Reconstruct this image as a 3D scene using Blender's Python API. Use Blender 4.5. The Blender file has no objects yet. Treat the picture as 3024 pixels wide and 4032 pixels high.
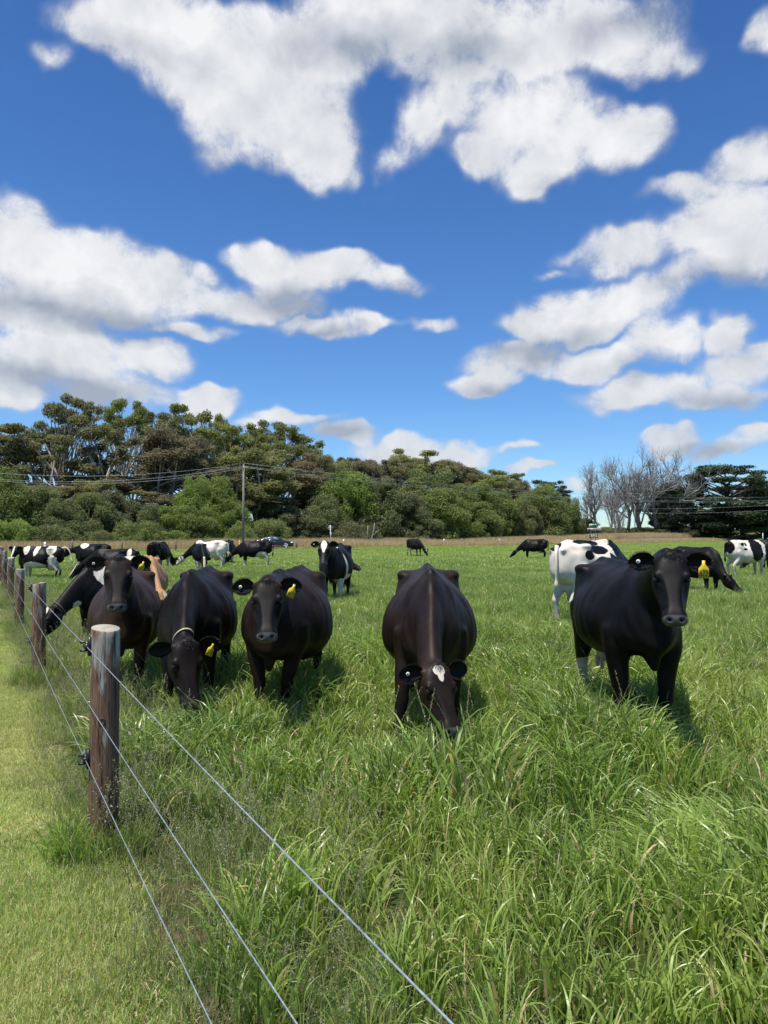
import bpy, bmesh, math, random
import numpy as np
from mathutils import Vector, Matrix, Euler
R = math.radians
C = bpy.context.scene
COL = C.collection
# ------------------------------------------------------------------ camera
CAM_H, PITCH, FPX = 1.7, 1.75, 2912.0
cd = bpy.data.cameras.new('camera'); cam = bpy.data.objects.new('camera', cd); COL.objects.link(cam)
cam.location = (0, 0, CAM_H); cam.rotation_euler = (R(90 + PITCH), 0, 0)
cd.sensor_fit = 'VERTICAL'; cd.sensor_height = 36; cd.sensor_width = 27; cd.lens = 26
cd.clip_start = 0.05; cd.clip_end = 5000
C.camera = cam
# ------------------------------------------------------------------ sun
SUN_EL, SUN_AZ = 72.0, 222.0           # azimuth: clockwise from +Y ; light comes from the left, a little behind the camera
sv = Vector((math.sin(R(SUN_AZ)) * math.cos(R(SUN_EL)), math.cos(R(SUN_AZ)) * math.cos(R(SUN_EL)), math.sin(R(SUN_EL))))
sd = bpy.data.lights.new('sun', 'SUN'); sd.energy = 4.8; sd.angle = R(0.53); sd.color = (1.0, 0.955, 0.885)
sun = bpy.data.objects.new('sun', sd); COL.objects.link(sun)
sun.rotation_euler = sv.to_track_quat('Z', 'Y').to_euler()
C.view_settings.view_transform = 'Standard'; C.view_settings.look = 'None'
C.view_settings.exposure = 0.42; C.view_settings.gamma = 1.0
C.view_settings.use_curve_mapping = False

# ------------------------------------------------------------------ node helper
class NT:
    def __init__(s, tree): s.t = tree; s.n = tree.nodes; s.l = tree.links
    def new(s, typ, **kw):
        nd = s.n.new(typ)
        for k, v in kw.items():
            if k == 'ins':
                for i, val in v.items():
                    if hasattr(val, 'is_output'): s.l.new(val, nd.inputs[i])
                    else: nd.inputs[i].default_value = val
            else: setattr(nd, k, v)
        return nd
    def math(s, op, a, b=None, c=None, clamp=False):
        nd = s.n.new('ShaderNodeMath'); nd.operation = op; nd.use_clamp = clamp
        for i, v in enumerate((a, b, c)):
            if v is None: continue
            if hasattr(v, 'is_output'): s.l.new(v, nd.inputs[i])
            else: nd.inputs[i].default_value = v
        return nd.outputs[0]
    def vmath(s, op, a, b=None, out=0):
        nd = s.n.new('ShaderNodeVectorMath'); nd.operation = op
        for i, v in enumerate((a, b)):
            if v is None: continue
            if hasattr(v, 'is_output'): s.l.new(v, nd.inputs[i])
            else: nd.inputs[i].default_value = v
        return nd.outputs[out]
    def mix(s, f, a, b, typ='RGBA', blend='MIX'):
        nd = s.n.new('ShaderNodeMix'); nd.data_type = typ
        if typ == 'RGBA': nd.blend_type = blend
        ia, ib, o = {'RGBA': (6, 7, 2), 'FLOAT': (2, 3, 0)}[typ]
        for i, v in ((0, f), (ia, a), (ib, b)):
            if hasattr(v, 'is_output'): s.l.new(v, nd.inputs[i])
            else:
                if i and typ == 'RGBA' and len(v) == 3: v = (*v, 1)
                nd.inputs[i].default_value = v
        return nd.outputs[o]
    def rng(s, v, a, b, c=0.0, d=1.0, smooth=False):
        nd = s.n.new('ShaderNodeMapRange'); nd.interpolation_type = 'SMOOTHSTEP' if smooth else 'LINEAR'
        s.l.new(v, nd.inputs[0])
        for i, x in enumerate((a, b, c, d)): nd.inputs[i + 1].default_value = x
        return nd.outputs[0]
    def noise(s, vec, scale, detail=3, rough=0.55, dist=0.0, out=0):
        nd = s.n.new('ShaderNodeTexNoise'); 
        if vec is not None: s.l.new(vec, nd.inputs['Vector'])
        nd.inputs['Scale'].default_value = scale; nd.inputs['Detail'].default_value = detail
        nd.inputs['Roughness'].default_value = rough; nd.inputs['Distortion'].default_value = dist
        return nd.outputs[out]

# ------------------------------------------------------------------ world: Nishita sky + cumulus
W = bpy.data.worlds.new('World'); C.world = W; W.use_nodes = True
wt = NT(W.node_tree); wt.n.clear()
def pix_azel(px, py):
    d = Vector(((px - 1512) / FPX, 1.0, (2016 - py) / FPX))
    d = Matrix.Rotation(R(PITCH), 3, 'X') @ d; d.normalize()
    return math.atan2(d.x, d.y), math.asin(d.z)
# cloud masses: centre, half widths in degrees-like units of the sky (from a survey of the view), weight
CL = [(230,45,120,80,.9),(360,60,190,95,1.1),(450,140,170,100,1.2),(590,235,165,115,1.25),(690,300,100,85,1.1),(540,325,120,45,.7),
 (640,110,200,110,1.1),(880,50,260,110,1.1),(1080,90,240,90,1.1),(1280,60,180,90,1.0),(1400,110,130,45,.65),(1000,170,150,50,.9),
 (1130,240,150,85,1.1),(1280,290,150,85,1.1),(1190,350,130,60,.9),(1050,330,90,60,1.0),(905,290,62,70,.8),(960,230,70,60,.75),(850,350,70,45,.6),(450,640,90,40,.8),(420,590,80,30,.7),(600,660,120,40,.75),(1480,400,120,45,.8),(1200,570,60,25,.55),(110,115,70,40,.55),
 (1665,90,60,60,.8),(1610,340,110,60,.95),(1530,400,120,45,.8),(1590,470,130,80,1.1),(1630,550,140,80,1.1),(1500,520,110,60,1.0),(1340,540,110,62,.9),(1235,535,70,25,.55),(1450,610,110,45,.8),
 (1270,670,170,62,1.2),(1160,690,90,50,1.1),(1380,640,80,42,.9),(1040,825,90,34,1.0),(1130,775,150,50,1.0),(1300,780,120,45,1.0),(1430,740,90,52,1.0),
 (1560,730,75,42,.9),(1590,800,140,48,1.1),(1400,850,190,38,1.0),(1560,870,150,34,.9),(1450,950,80,26,1.1),(1570,965,130,22,.9),(1640,940,60,20,1.0),
 (40,530,140,85,1.25),(190,560,160,82,1.25),(320,610,120,78,1.15),(70,650,210,70,1.1),(270,670,150,45,.9),(140,765,220,75,1.2),(330,785,105,52,1.1),(40,830,120,50,.9),(250,860,160,42,.9),(440,875,70,36,1.1),
 (590,560,105,44,1.1),(710,590,110,46,1.1),(520,655,80,48,1.0),(640,620,120,36,.8),(840,610,100,36,.7),(420,715,130,26,.7),(690,705,130,26,.75),(800,700,80,24,.75),(930,700,62,20,.75),
 (620,915,130,22,.9),(740,945,90,22,.9),(860,975,120,32,1.1),(990,985,110,28,1.0),(1120,972,60,16,.6),(1150,1015,70,16,.8),(1250,1060,60,26,.6)]
K = 3024 / 1659.0
grp = bpy.data.node_groups.new('cloud_field', 'ShaderNodeTree')
grp.interface.new_socket('V', in_out='INPUT', socket_type='NodeSocketVector')
grp.interface.new_socket('D', in_out='OUTPUT', socket_type='NodeSocketFloat')
g = NT(grp)
gi = g.new('NodeGroupInput'); go = g.new('NodeGroupOutput')
gv = gi.outputs[0]
# domain warp so that the masses have cauliflower outlines
w1 = g.noise(gv, 7.0, 3, .6, out=1)
wv = g.vmath('SCALE', g.vmath('SUBTRACT', w1, (.5, .5, .5))); wv.node.inputs['Scale'].default_value = 0.10
q = g.vmath('ADD', gv, wv)
acc = None
for (cx, cy, rx, ry, wgt) in CL:
    a, e = pix_azel(cx * K, cy * K)
    ax = rx * K / FPX * 1.36 * (math.cos(math.atan(abs(cx * K - 1512) / FPX)) ** 2) / max(math.cos(e), .6); ey = ry * K / FPX * 1.40 * math.cos(e) ** 1.3
    gt = g.new('ShaderNodeTexGradient', gradient_type='SPHERICAL')
    gt.texture_mapping.vector_type = 'POINT'
    gt.texture_mapping.scale = (1 / ax, 1 / ey, 1); gt.texture_mapping.translation = (-a / ax, -e / ey, 0)
    g.l.new(q, gt.inputs[0])
    acc = g.math('MULTIPLY', gt.outputs[1], wgt) if acc is None else g.math('SMOOTH_MAX', acc, g.math('MULTIPLY', gt.outputs[1], wgt), 0.25)
# ordinary fair-weather clouds for the rest of the dome (behind the viewer)
sx = g.new('ShaderNodeSeparateXYZ', ins={0: gv})
back = g.rng(g.math('ABSOLUTE', sx.outputs[0]), .62, .95, 0, 1, True)
bn = g.rng(g.noise(gv, 3.2, 2, .5), .45, .75, -0.7, 1.0)
acc = g.mix(back, acc, bn, 'FLOAT')
g.l.new(acc, go.inputs[0])
tc = wt.new('ShaderNodeTexCoord')
sp = wt.new('ShaderNodeSeparateXYZ', ins={0: wt.vmath('NORMALIZE', tc.outputs['Generated'])})
az = wt.math('ARCTAN2', sp.outputs[0], sp.outputs[1]); el = wt.math('ARCSINE', sp.outputs[2])
cmb = wt.new('ShaderNodeCombineXYZ', ins={0: az, 1: el}); P0 = cmb.outputs[0]
def cfield(v):
    nd = wt.n.new('ShaderNodeGroup'); nd.node_tree = grp; wt.l.new(v, nd.inputs[0]); return nd.outputs[0]
ACC = cfield(P0)
n0 = wt.noise(P0, 11.0, 9, .67, .25)
up = (-0.012, 0.030, 0)
n1 = wt.noise(wt.vmath('ADD', P0, up), 11.0, 3, .55, .15)
AC = wt.math('MAXIMUM', wt.math('SUBTRACT', ACC, .235), 0.0)
core = wt.rng(AC, 0, .26, 0, 1, True)
D0 = wt.math('ADD', wt.math('MULTIPLY_ADD', AC, 1.9, -.20), wt.math('MULTIPLY', core, .50))
D0 = wt.math('ADD', D0, wt.math('MULTIPLY', wt.math('MULTIPLY_ADD', n0, 3.1, -1.55), wt.math('MULTIPLY_ADD', core, .88, .12)))
alpha = wt.rng(D0, -.22, 1.15, 0, 1, True)
lit = wt.rng(wt.math('SUBTRACT', n0, n1), -.20, .20, 0, 1)
soft = wt.noise(P0, 6.0, 2, .5)
edge = wt.rng(D0, .0, .9, 0, 1, True)
shade = wt.math('ADD', wt.math('MULTIPLY_ADD', lit, .42, .10), wt.math('MULTIPLY_ADD', soft, 1.1, -.42))
GR = [(760,100,170,80,.8),(90,660,260,60,1),(300,700,170,40,.9),(60,820,240,45,.9),(230,850,190,45,.8),(1490,600,130,50,.8),(1620,620,150,50,.9),(1200,745,160,40,.9),(1560,880,230,45,.9),
 (640,650,170,50,.9),(1540,985,150,28,1),(1270,400,150,60,.8),(500,360,130,50,.8),(1010,130,130,50,.7),(730,935,110,40,1),(1330,60,190,60,.6),(330,130,150,50,.5),(860,640,110,50,.9),(700,725,150,30,.8),(1050,850,130,35,.8),(1400,800,150,40,.7)]
ga = None
wq = wt.vmath('ADD', P0, wt.vmath('MULTIPLY', wt.vmath('SUBTRACT', wt.noise(P0, 9.0, 3, .6, out=1), (.5, .5, .5)), (.10, .07, 0)))
for (cx, cy, rx, ry, wgt) in GR:
    a, e = pix_azel(cx * K, cy * K)
    ax = rx * K / FPX * (math.cos(math.atan(abs(cx * K - 1512) / FPX)) ** 2) / max(math.cos(e), .6); ey = ry * K / FPX * math.cos(e) ** 1.3
    gt = wt.new('ShaderNodeTexGradient', gradient_type='SPHERICAL'); gt.texture_mapping.vector_type = 'POINT'
    gt.texture_mapping.scale = (1 / ax, 1 / ey, 1); gt.texture_mapping.translation = (-a / ax, -e / ey, 0)
    wt.l.new(wq, gt.inputs[0]); ga = wt.math('MULTIPLY', gt.outputs[1], wgt) if ga is None else wt.math('MULTIPLY_ADD', gt.outputs[1], wgt, ga)
shade = wt.math('ADD', shade, wt.math('MULTIPLY', edge, .32))
shade = wt.math('MULTIPLY_ADD', wt.math('MINIMUM', ga, 1.0), -.95, shade, clamp=True)
ccol = wt.mix(shade, (.27, .31, .385), (.68, .685, .70))
haze = wt.rng(el, .0, .30, 1, 0, True)
ccol = wt.mix(wt.math('MULTIPLY', haze, .35), ccol, (.37, .445, .55))
sky = wt.new('ShaderNodeTexSky', sky_type='NISHITA', sun_disc=False, sun_elevation=R(SUN_EL), sun_rotation=R(SUN_AZ), altitude=50, air_density=1.0, dust_density=0.0, ozone_density=1.6)
SKYK = 0.10
hs = wt.new('ShaderNodeHueSaturation', ins={'Hue': .499, 'Saturation': 1.15, 'Value': 1.0, 'Color': sky.outputs[0]})
tint = wt.mix(wt.rng(el, .25, .85, 0, 1, True), (.60, .82, 1.10), (.47, .67, .96))
skyc = wt.mix(1.0, hs.outputs[0], tint, blend='MULTIPLY')
cl10 = wt.vmath('SCALE', ccol); cl10.node.inputs['Scale'].default_value = 1 / SKYK
wa = wt.math('MULTIPLY', alpha, wt.rng(el, -.02, .02, 0, 1))

fin = wt.mix(wa, skyc, cl10)
bg = wt.new('ShaderNodeBackground', ins={'Color': fin, 'Strength': SKYK})
wo = wt.new('ShaderNodeOutputWorld', ins={'Surface': bg.outputs[0]})
try:
    W.cycles.sampling_method = 'MANUAL'; W.cycles.sample_map_resolution = 512
except Exception: pass
# ------------------------------------------------------------------ helpers
def X_of(px, Y): return (px - 1512) / FPX * Y
def Z_of(py, Y): return CAM_H + (2105 - py) / FPX * Y
def tag(o, label=None, cat=None, group=None, kind=None):
    if label: o['label'] = label
    if cat: o['category'] = cat
    if group: o['group'] = group
    if kind: o['kind'] = kind
    return o
def empty(name, loc, rz=0.0, sc=1.0):
    o = bpy.data.objects.new(name, None); COL.objects.link(o); o.empty_display_size = .2
    o.location = loc; o.rotation_euler = (0, 0, rz); o.scale = (sc, sc, sc); return o
def link(name, me, mat=None, parent=None, smooth=True):
    o = bpy.data.objects.new(name, me); COL.objects.link(o)
    if mat is not None:
        for m in (mat if isinstance(mat, (list, tuple)) else [mat]): me.materials.append(m)
    if smooth and len(me.polygons):
        me.polygons.foreach_set('use_smooth', np.ones(len(me.polygons), bool)); me.update()
    if parent is not None: o.parent = parent
    return o
def np_mesh(name, V, F):
    """V (n,3), F (m,k) all faces the same size, or a list of such arrays"""
    me = bpy.data.meshes.new(name)
    Fs = F if isinstance(F, list) else [F]
    Fs = [f for f in Fs if len(f)]
    nl = sum(f.size for f in Fs); nf = sum(len(f) for f in Fs)
    me.vertices.add(len(V)); me.vertices.foreach_set('co', np.ascontiguousarray(V, np.float32).ravel())
    me.loops.add(nl); me.polygons.add(nf)
    me.loops.foreach_set('vertex_index', np.concatenate([f.ravel() for f in Fs]).astype(np.int32))
    tot = np.concatenate([np.full(len(f), f.shape[1]) for f in Fs]).astype(np.int32)
    st = np.concatenate([[0], np.cumsum(tot)[:-1]]).astype(np.int32)
    me.polygons.foreach_set('loop_start', st); me.polygons.foreach_set('loop_total', tot)
    me.update(calc_edges=True); me.validate(); return me
def vcol(me, name, arr):
    a = me.color_attributes.new(name, 'FLOAT_COLOR', 'POINT'); a.data.foreach_set('color', np.ascontiguousarray(arr, np.float32).ravel())
class MB:
    """collects lofts, boxes and tubes"""
    def __init__(s): s.V = []; s.F4 = []; s.F3 = []; s.FN = []; s.n = 0
    def add(s, V, F):
        s.V.append(np.asarray(V, float)); F = np.asarray(F, int) + s.n
        (s.F4 if F.shape[1] == 4 else s.F3).append(F); s.n += len(V)
    def box(s, c, d, rot=None):
        v = np.array([[x, y, z] for x in (-.5, .5) for y in (-.5, .5) for z in (-.5, .5)]) * np.array(d)
        if rot is not None: v = v @ np.array(rot.to_3x3()).T
        s.add(v + np.array(c), [[0, 1, 3, 2], [4, 6, 7, 5], [0, 4, 5, 1], [2, 3, 7, 6], [0, 2, 6, 4], [1, 5, 7, 3]])
    def rings(s, rings, cap=True):
        """rings: (k, m, 3) closed rings"""
        R_ = np.asarray(rings, float); k, m = R_.shape[:2]
        V = R_.reshape(-1, 3); i = np.arange(m); j = (i + 1) % m; F = []
        for a in range(k - 1): F.append(np.stack([a * m + i, a * m + j, (a + 1) * m + j, (a + 1) * m + i], 1))
        base = s.n; s.add(V, np.concatenate(F))
        if cap:
            c = np.array([R_[0].mean(0), R_[-1].mean(0)]); s.V.append(c); s.n += 2
            s.F3.append(np.stack([base + j, base + i, np.full(m, base + k * m)], 1))
            s.F3.append(np.stack([base + (k - 1) * m + i, base + (k - 1) * m + j, np.full(m, base + k * m + 1)], 1))
    def tube(s, pts, rad, m=8, cap=True, flat=None):
        P = np.asarray(pts, float); n = len(P)
        r = np.broadcast_to(np.asarray(rad, float), (n,)) if np.ndim(rad) <= 1 else None
        T = np.gradient(P, axis=0); T /= np.linalg.norm(T, axis=1)[:, None] + 1e-9
        up = np.array([0, 0, 1.]) if abs(T[0, 2]) < .9 else np.array([1., 0, 0]); out = []
        th = np.arange(m) / m * 2 * np.pi
        for i in range(n):
            a = np.cross(up, T[i]); a /= np.linalg.norm(a) + 1e-9; b = np.cross(T[i], a); up = b
            out.append(P[i] + r[i] * (np.cos(th)[:, None] * a + np.sin(th)[:, None] * b))
        s.rings(out, cap)
    def ellipsoid(s, c, r, nu=14, nv=9, rot=None):
        th = np.arange(nu) / nu * 2 * np.pi; out = []
        for ph in np.linspace(-np.pi / 2 + .12, np.pi / 2 - .12, nv):
            out.append(np.stack([np.cos(ph) * np.cos(th), np.cos(ph) * np.sin(th), np.full(nu, np.sin(ph))], 1) * np.array(r))
        out = np.array(out)
        if rot is not None: out = out @ np.array(rot.to_3x3()).T
        s.rings(out + np.array(c))
    def mesh(s, name):
        F = []
        if s.F4: F.append(np.concatenate(s.F4))
        if s.F3: F.append(np.concatenate(s.F3))
        return np_mesh(name, np.concatenate(s.V), F)
    def build(s, name, mat=None, parent=None, smooth=False): return link(name, s.mesh(name), mat, parent, smooth)
def material(name):
    m = bpy.data.materials.new(name); m.use_nodes = True; t = NT(m.node_tree); t.n.clear()
    o = t.new('ShaderNodeOutputMaterial'); return m, t, o
def simple(name, col, rough=.6, metal=0.0, spec=.5, noise=0.0, nscale=20, bump=0.0):
    m, t, o = material(name)
    c = (*col, 1)
    p = t.new('ShaderNodeBsdfPrincipled', ins={'Base Color': c, 'Roughness': rough, 'Metallic': metal, 'Specular IOR Level': spec})
    tc_ = t.new('ShaderNodeTexCoord')
    if noise:
        n = t.noise(tc_.outputs['Object'], nscale, 5, .6)
        k = t.rng(n, .3, .7, 1 - noise, 1 + noise)
        cc = t.vmath('SCALE', c[:3]); t.l.new(k, cc.node.inputs['Scale']); t.l.new(cc, p.inputs['Base Color'])
        t.l.new(t.rng(n, .3, .7, max(rough - .12, .02), min(rough + .12, 1)), p.inputs['Roughness'])
    if bump:
        b = t.new('ShaderNodeBump', ins={'Strength': bump, 'Distance': .01, 'Height': t.noise(tc_.outputs['Object'], nscale * 2, 4)}); t.l.new(b.outputs[0], p.inputs['Normal'])
    t.l.new(p.outputs[0], o.inputs[0]); return m
rs = np.random.RandomState(7)
random.seed(7)
def crom(P, t):
    """Catmull-Rom through rows of P at parameters t in [0, len-1]"""
    P = np.asarray(P, float); n = len(P); t = np.asarray(t, float)
    i = np.clip(np.floor(t).astype(int), 0, n - 2); u = (t - i).reshape((-1,) + (1,) * (P.ndim - 1))
    g_ = lambda k: P[np.clip(k, 0, n - 1)]
    a, b, c, d = g_(i - 1), g_(i), g_(i + 1), g_(i + 2)
    return .5 * ((2 * b) + (c - a) * u + (2 * a - 5 * b + 4 * c - d) * u ** 2 + (3 * b - a - 3 * c + d) * u ** 3)
# ================================================================== ground
BL0, BLK = 100.7, 1.04                         # the road side of the paddock: Y = BL0 + BLK * X
def s_of(x, y): return (y - BLK * x - BL0) / math.hypot(1, BLK)
def on_line(x, s): return BL0 + BLK * x + s * math.hypot(1, BLK)
FX0, FY0 = -1.515, 4.04                        # nearest fence post
FD = np.array([-.4779, .8784])                 # direction of the fence
FN = np.array([.8784, .4779])                  # towards the paddock
def f_of(x, y): return (x - FX0) * FN[0] + (y - FY0) * FN[1]          # distance from the fence line (paddock positive)
def hgt(x, y):
    x = np.asarray(x, float); y = np.asarray(y, float)
    s = s_of(x, y); bank = np.clip((s + 2) / 10, 0, 1); bank = bank * bank * (3 - 2 * bank)
    rise = np.clip((x - 15) / 45, 0, 1) * 1.05
    und = .03 * np.sin(x * .9 + 1) * np.cos(y * .7) * np.clip((y - 2) / 6, 0, 1) + .10 * np.sin(x * .11 + 2) * np.sin(y * .07) * np.clip((y - 15) / 20, 0, 1)
    return bank * rise + und * (1 - bank)
def axis(lo, hi, d0, far):
    a = [0.]; d = d0
    while a[-1] < far: a.append(a[-1] + d); d *= 1.07
    return np.array(a)
ax_ = axis(0, 0, .45, 2500); gx = np.concatenate([-ax_[1:][::-1], ax_]); gy = np.concatenate([-ax_[1:][ax_[1:] < 300][::-1], ax_])
GX, GY = np.meshgrid(gx, gy, indexing='ij'); GZ = hgt(GX, GY)
nI, nJ = GX.shape; idx = np.arange(nI * nJ).reshape(nI, nJ)
Fg = np.stack([idx[:-1, :-1], idx[1:, :-1], idx[1:, 1:], idx[:-1, 1:]], -1).reshape(-1, 4)
m, t, o = material('pasture_soil_and_thatch')
pos = t.new('ShaderNodeNewGeometry').outputs['Position']
n1 = t.noise(pos, 1.3, 5, .6); n2 = t.noise(pos, 14, 4, .65)
soil = t.mix(t.rng(n2, .35, .65), (.045, .030, .018), (.13, .095, .058))
grn = t.mix(t.rng(n2, .35, .65), (.018, .040, .008), (.045, .085, .018))
base = t.mix(t.rng(n1, .40, .58), soil, grn)
sp_ = t.new('ShaderNodeSeparateXYZ', ins={0: pos})
fary = t.rng(sp_.outputs[1], 8, 30, 0, 1)
base = t.mix(fary, base, t.mix(t.rng(t.noise(pos, .25, 5, .6), .35, .65), (.062, .125, .024), (.105, .17, .036)))
p = t.new('ShaderNodeBsdfPrincipled', ins={'Base Color': base, 'Roughness': .95, 'Specular IOR Level': .1})
b_ = t.new('ShaderNodeBump', ins={'Strength': .8, 'Distance': .03, 'Height': n2}); t.l.new(b_.outputs[0], p.inputs['Normal'])
t.l.new(p.outputs[0], o.inputs[0]); M_SOIL = m
gnd = link('field', np_mesh('field', np.stack([GX.ravel(), GY.ravel(), GZ.ravel()], 1), Fg), M_SOIL); tag(gnd, kind='structure')
# lawn on the viewer's side of the fence
m, t, o = material('mown_lawn_thatch')
pos = t.new('ShaderNodeNewGeometry').outputs['Position']
n1 = t.noise(pos, 2.2, 5, .6); n2 = t.noise(pos, 55, 4, .7)
base = t.mix(t.rng(n1, .38, .62), (.26, .24, .10), (.15, .20, .045))
base = t.mix(t.rng(n2, .3, .7, 0, .6), base, (.34, .30, .15))
p = t.new('ShaderNodeBsdfPrincipled', ins={'Base Color': base, 'Roughness': .95, 'Specular IOR Level': .1}); t.l.new(p.outputs[0], o.inputs[0]); M_LAWN = m
u_ = np.linspace(-3, 40, 140); w_e = .10 * np.sin(u_ * 2.3) + .07 * np.sin(u_ * 5.1 + 1) + .05 * np.sin(u_ * 11)
A_ = np.array([FX0, FY0]) + np.outer(u_, FD) - np.outer(.14 - w_e * .7, FN) * 1.0
cols = np.concatenate([np.linspace(0, 1, 8)[:-1] * .8, np.linspace(.8, 9, 26)]); nc = len(cols); k = len(u_)
V_ = (A_[:, None, :] - FN[None, None, :] * cols[None, :, None]).reshape(-1, 2); V_ = np.column_stack([V_, hgt(V_[:, 0], V_[:, 1]) + .012])
ix = np.arange(k * nc).reshape(k, nc); F_ = np.stack([ix[:-1, 1:], ix[:-1, :-1], ix[1:, :-1], ix[1:, 1:]], -1).reshape(-1, 4)
link('lawn', np_mesh('lawn', V_, F_), M_LAWN)['kind'] = 'structure'
# road
def strip(name, s0, s1, dz, mat, x0=-90, x1=170, n=130, crown=0.0):
    xs = np.linspace(x0, x1, n); ss = np.linspace(s0, s1, 5); P = []
    for s in ss:
        # perpendicular offset from the boundary line
        ux, uy = 1 / math.hypot(1, BLK), BLK / math.hypot(1, BLK); px_, py_ = xs - uy * s, BL0 + BLK * xs + ux * s
        P.append(np.column_stack([px_, py_, hgt(px_, py_) + dz + crown * (1 - ((s - (s0 + s1) / 2) / ((s1 - s0) / 2)) ** 2)]))
    V = np.concatenate(P); F = []
    for a in range(4):
        i = np.arange(n - 1) + a * n; F.append(np.stack([i, i + 1, i + n + 1, i + n], 1))
    o_ = link(name, np_mesh(name, V, np.concatenate(F)), mat); o_['kind'] = 'structure'; return o_
M_ASPH = simple('worn_asphalt', (.115, .11, .105), .85, noise=.25, nscale=3)
M_LINE = simple('white_road_paint', (.62, .62, .58), .7, noise=.1, nscale=5)
M_VERGE = simple('dry_verge_soil', (.22, .17, .09), .95, noise=.3, nscale=1.5)
strip('road', .6, 5.4, .05, M_ASPH, crown=.05)
strip('road_line', 1.0, 1.12, .085, M_LINE); 
strip('verge', 5.6, 26.0, .03, M_VERGE); strip('verge_near', -1.6, .3, .025, M_VERGE, x0=-9)
# ================================================================== trees
def leaf_mat(name, a, b, c2, trans=.3, rough=.6):
    m, t, o = material(name)
    at = t.new('ShaderNodeVertexColor', layer_name='leaf'); s = t.new('ShaderNodeSeparateColor', ins={0: at.outputs[0]})
    oi = t.new('ShaderNodeObjectInfo')
    col = t.mix(s.outputs[0], a, b); col = t.mix(t.rng(s.outputs[1], .76, 1.0, 0, .8), col, c2)
    hv = t.new('ShaderNodeHueSaturation', ins={'Hue': t.rng(oi.outputs['Random'], 0, 1, .488, .512), 'Saturation': t.rng(oi.outputs['Random'], 0, 1, .85, 1.1), 'Value': t.rng(oi.outputs['Random'], 0, 1, .82, 1.2), 'Color': col})
    p = t.new('ShaderNodeBsdfPrincipled', ins={'Base Color': hv.outputs[0], 'Roughness': rough, 'Specular IOR Level': .25})
    tr = t.new('ShaderNodeBsdfTranslucent', ins={'Color': hv.outputs[0]})
    mx = t.new('ShaderNodeMixShader', ins={0: trans, 1: p.outputs[0], 2: tr.outputs[0]}); t.l.new(mx.outputs[0], o.inputs[0]); return m
M_GUM = leaf_mat('olive_gum_leaves', (.140, .158, .052), (.30, .31, .105), (.34, .28, .15), trans=.5)
M_GUMB = leaf_mat('brown_tinged_gum_leaves', (.150, .142, .065), (.30, .27, .12), (.35, .24, .14), trans=.5)
M_WAT = leaf_mat('mid_green_wattle_leaves', (.130, .180, .046), (.27, .325, .095), (.32, .34, .13), trans=.5)
M_WATD = leaf_mat('grey_green_wattle_leaves', (.130, .160, .060), (.25, .275, .11), (.28, .28, .14), trans=.5)
M_WATY = leaf_mat('bright_green_wattle_leaves', (.155, .21, .052), (.30, .36, .10), (.33, .36, .13), trans=.5)
M_CYP = leaf_mat('dark_cypress_scales', (0.024, 0.041, 0.019), (0.062, 0.084, 0.035), (0.115, 0.101, 0.047), trans=.12)
M_CYPB = leaf_mat('browning_cypress_scales', (0.049, 0.062, 0.024), (0.115, 0.115, 0.049), (0.216, 0.115, 0.068), trans=.12)
M_BARK = simple('pale_gum_bark', (.44, .38, .31), .85, noise=.35, nscale=3)
M_BARKD = simple('dark_rough_bark', (.085, .065, .05), .9, noise=.3, nscale=3)
M_BARKG = simple('grey_dead_wood', (.25, .235, .22), .9, noise=.3, nscale=4)
def leaves(centres, radii, n, size, r_, flat=1.0, shell=.55, up=.35, lobes=True):
    """clumps of small leaf blades: returns V, F, colour"""
    centres = np.asarray(centres, float); radii = np.asarray(radii, float); k = len(centres)
    w = (radii[:, 0] * radii[:, 2]) ** 1.0; cnt = np.maximum((n * w / w.sum()).astype(int), 12)
    ci = np.repeat(np.arange(k), cnt); N_ = len(ci)
    d = r_.normal(size=(N_, 3)); d /= np.linalg.norm(d, axis=1)[:, None]
    rr = shell + (1 - shell) * r_.rand(N_) ** .6
    rr *= 1 + .18 * np.sin(d[:, 0] * 5 + ci) * np.cos(d[:, 2] * 6 + ci * 2) * (1 if lobes else 0)
    P = centres[ci] + d * radii[ci] * rr[:, None]
    nm = d + r_.normal(0, .75, (N_, 3)); nm[:, 2] += up; nm /= np.linalg.norm(nm, axis=1)[:, None]
    a = np.cross(nm, r_.normal(size=(N_, 3))); a /= np.linalg.norm(a, axis=1)[:, None] + 1e-9; b = np.cross(nm, a)
    sz = size * r_.uniform(.6, 1.4, N_)[:, None]
    V = np.stack([P - a * sz, P + b * sz * .42, P + a * sz, P - b * sz * .42], 1).reshape(-1, 3)
    F = np.arange(N_ * 4).reshape(-1, 4)
    cl = r_.rand(k)[ci]; c0 = np.clip(.55 * cl + .45 * r_.rand(N_), 0, 1); c1 = np.clip(.6 * r_.rand(k)[ci] + .4 * r_.rand(N_), 0, 1)
    C4 = np.repeat(np.stack([c0, c1, c0 * 0, c0 * 0 + 1], 1), 4, 0); return V, F, C4
def bez(a, b, c, n=7):
    u = np.linspace(0, 1, n)[:, None]; return (1 - u) ** 2 * np.array(a) + 2 * u * (1 - u) * np.array(b) + u * u * np.array(c)
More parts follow.
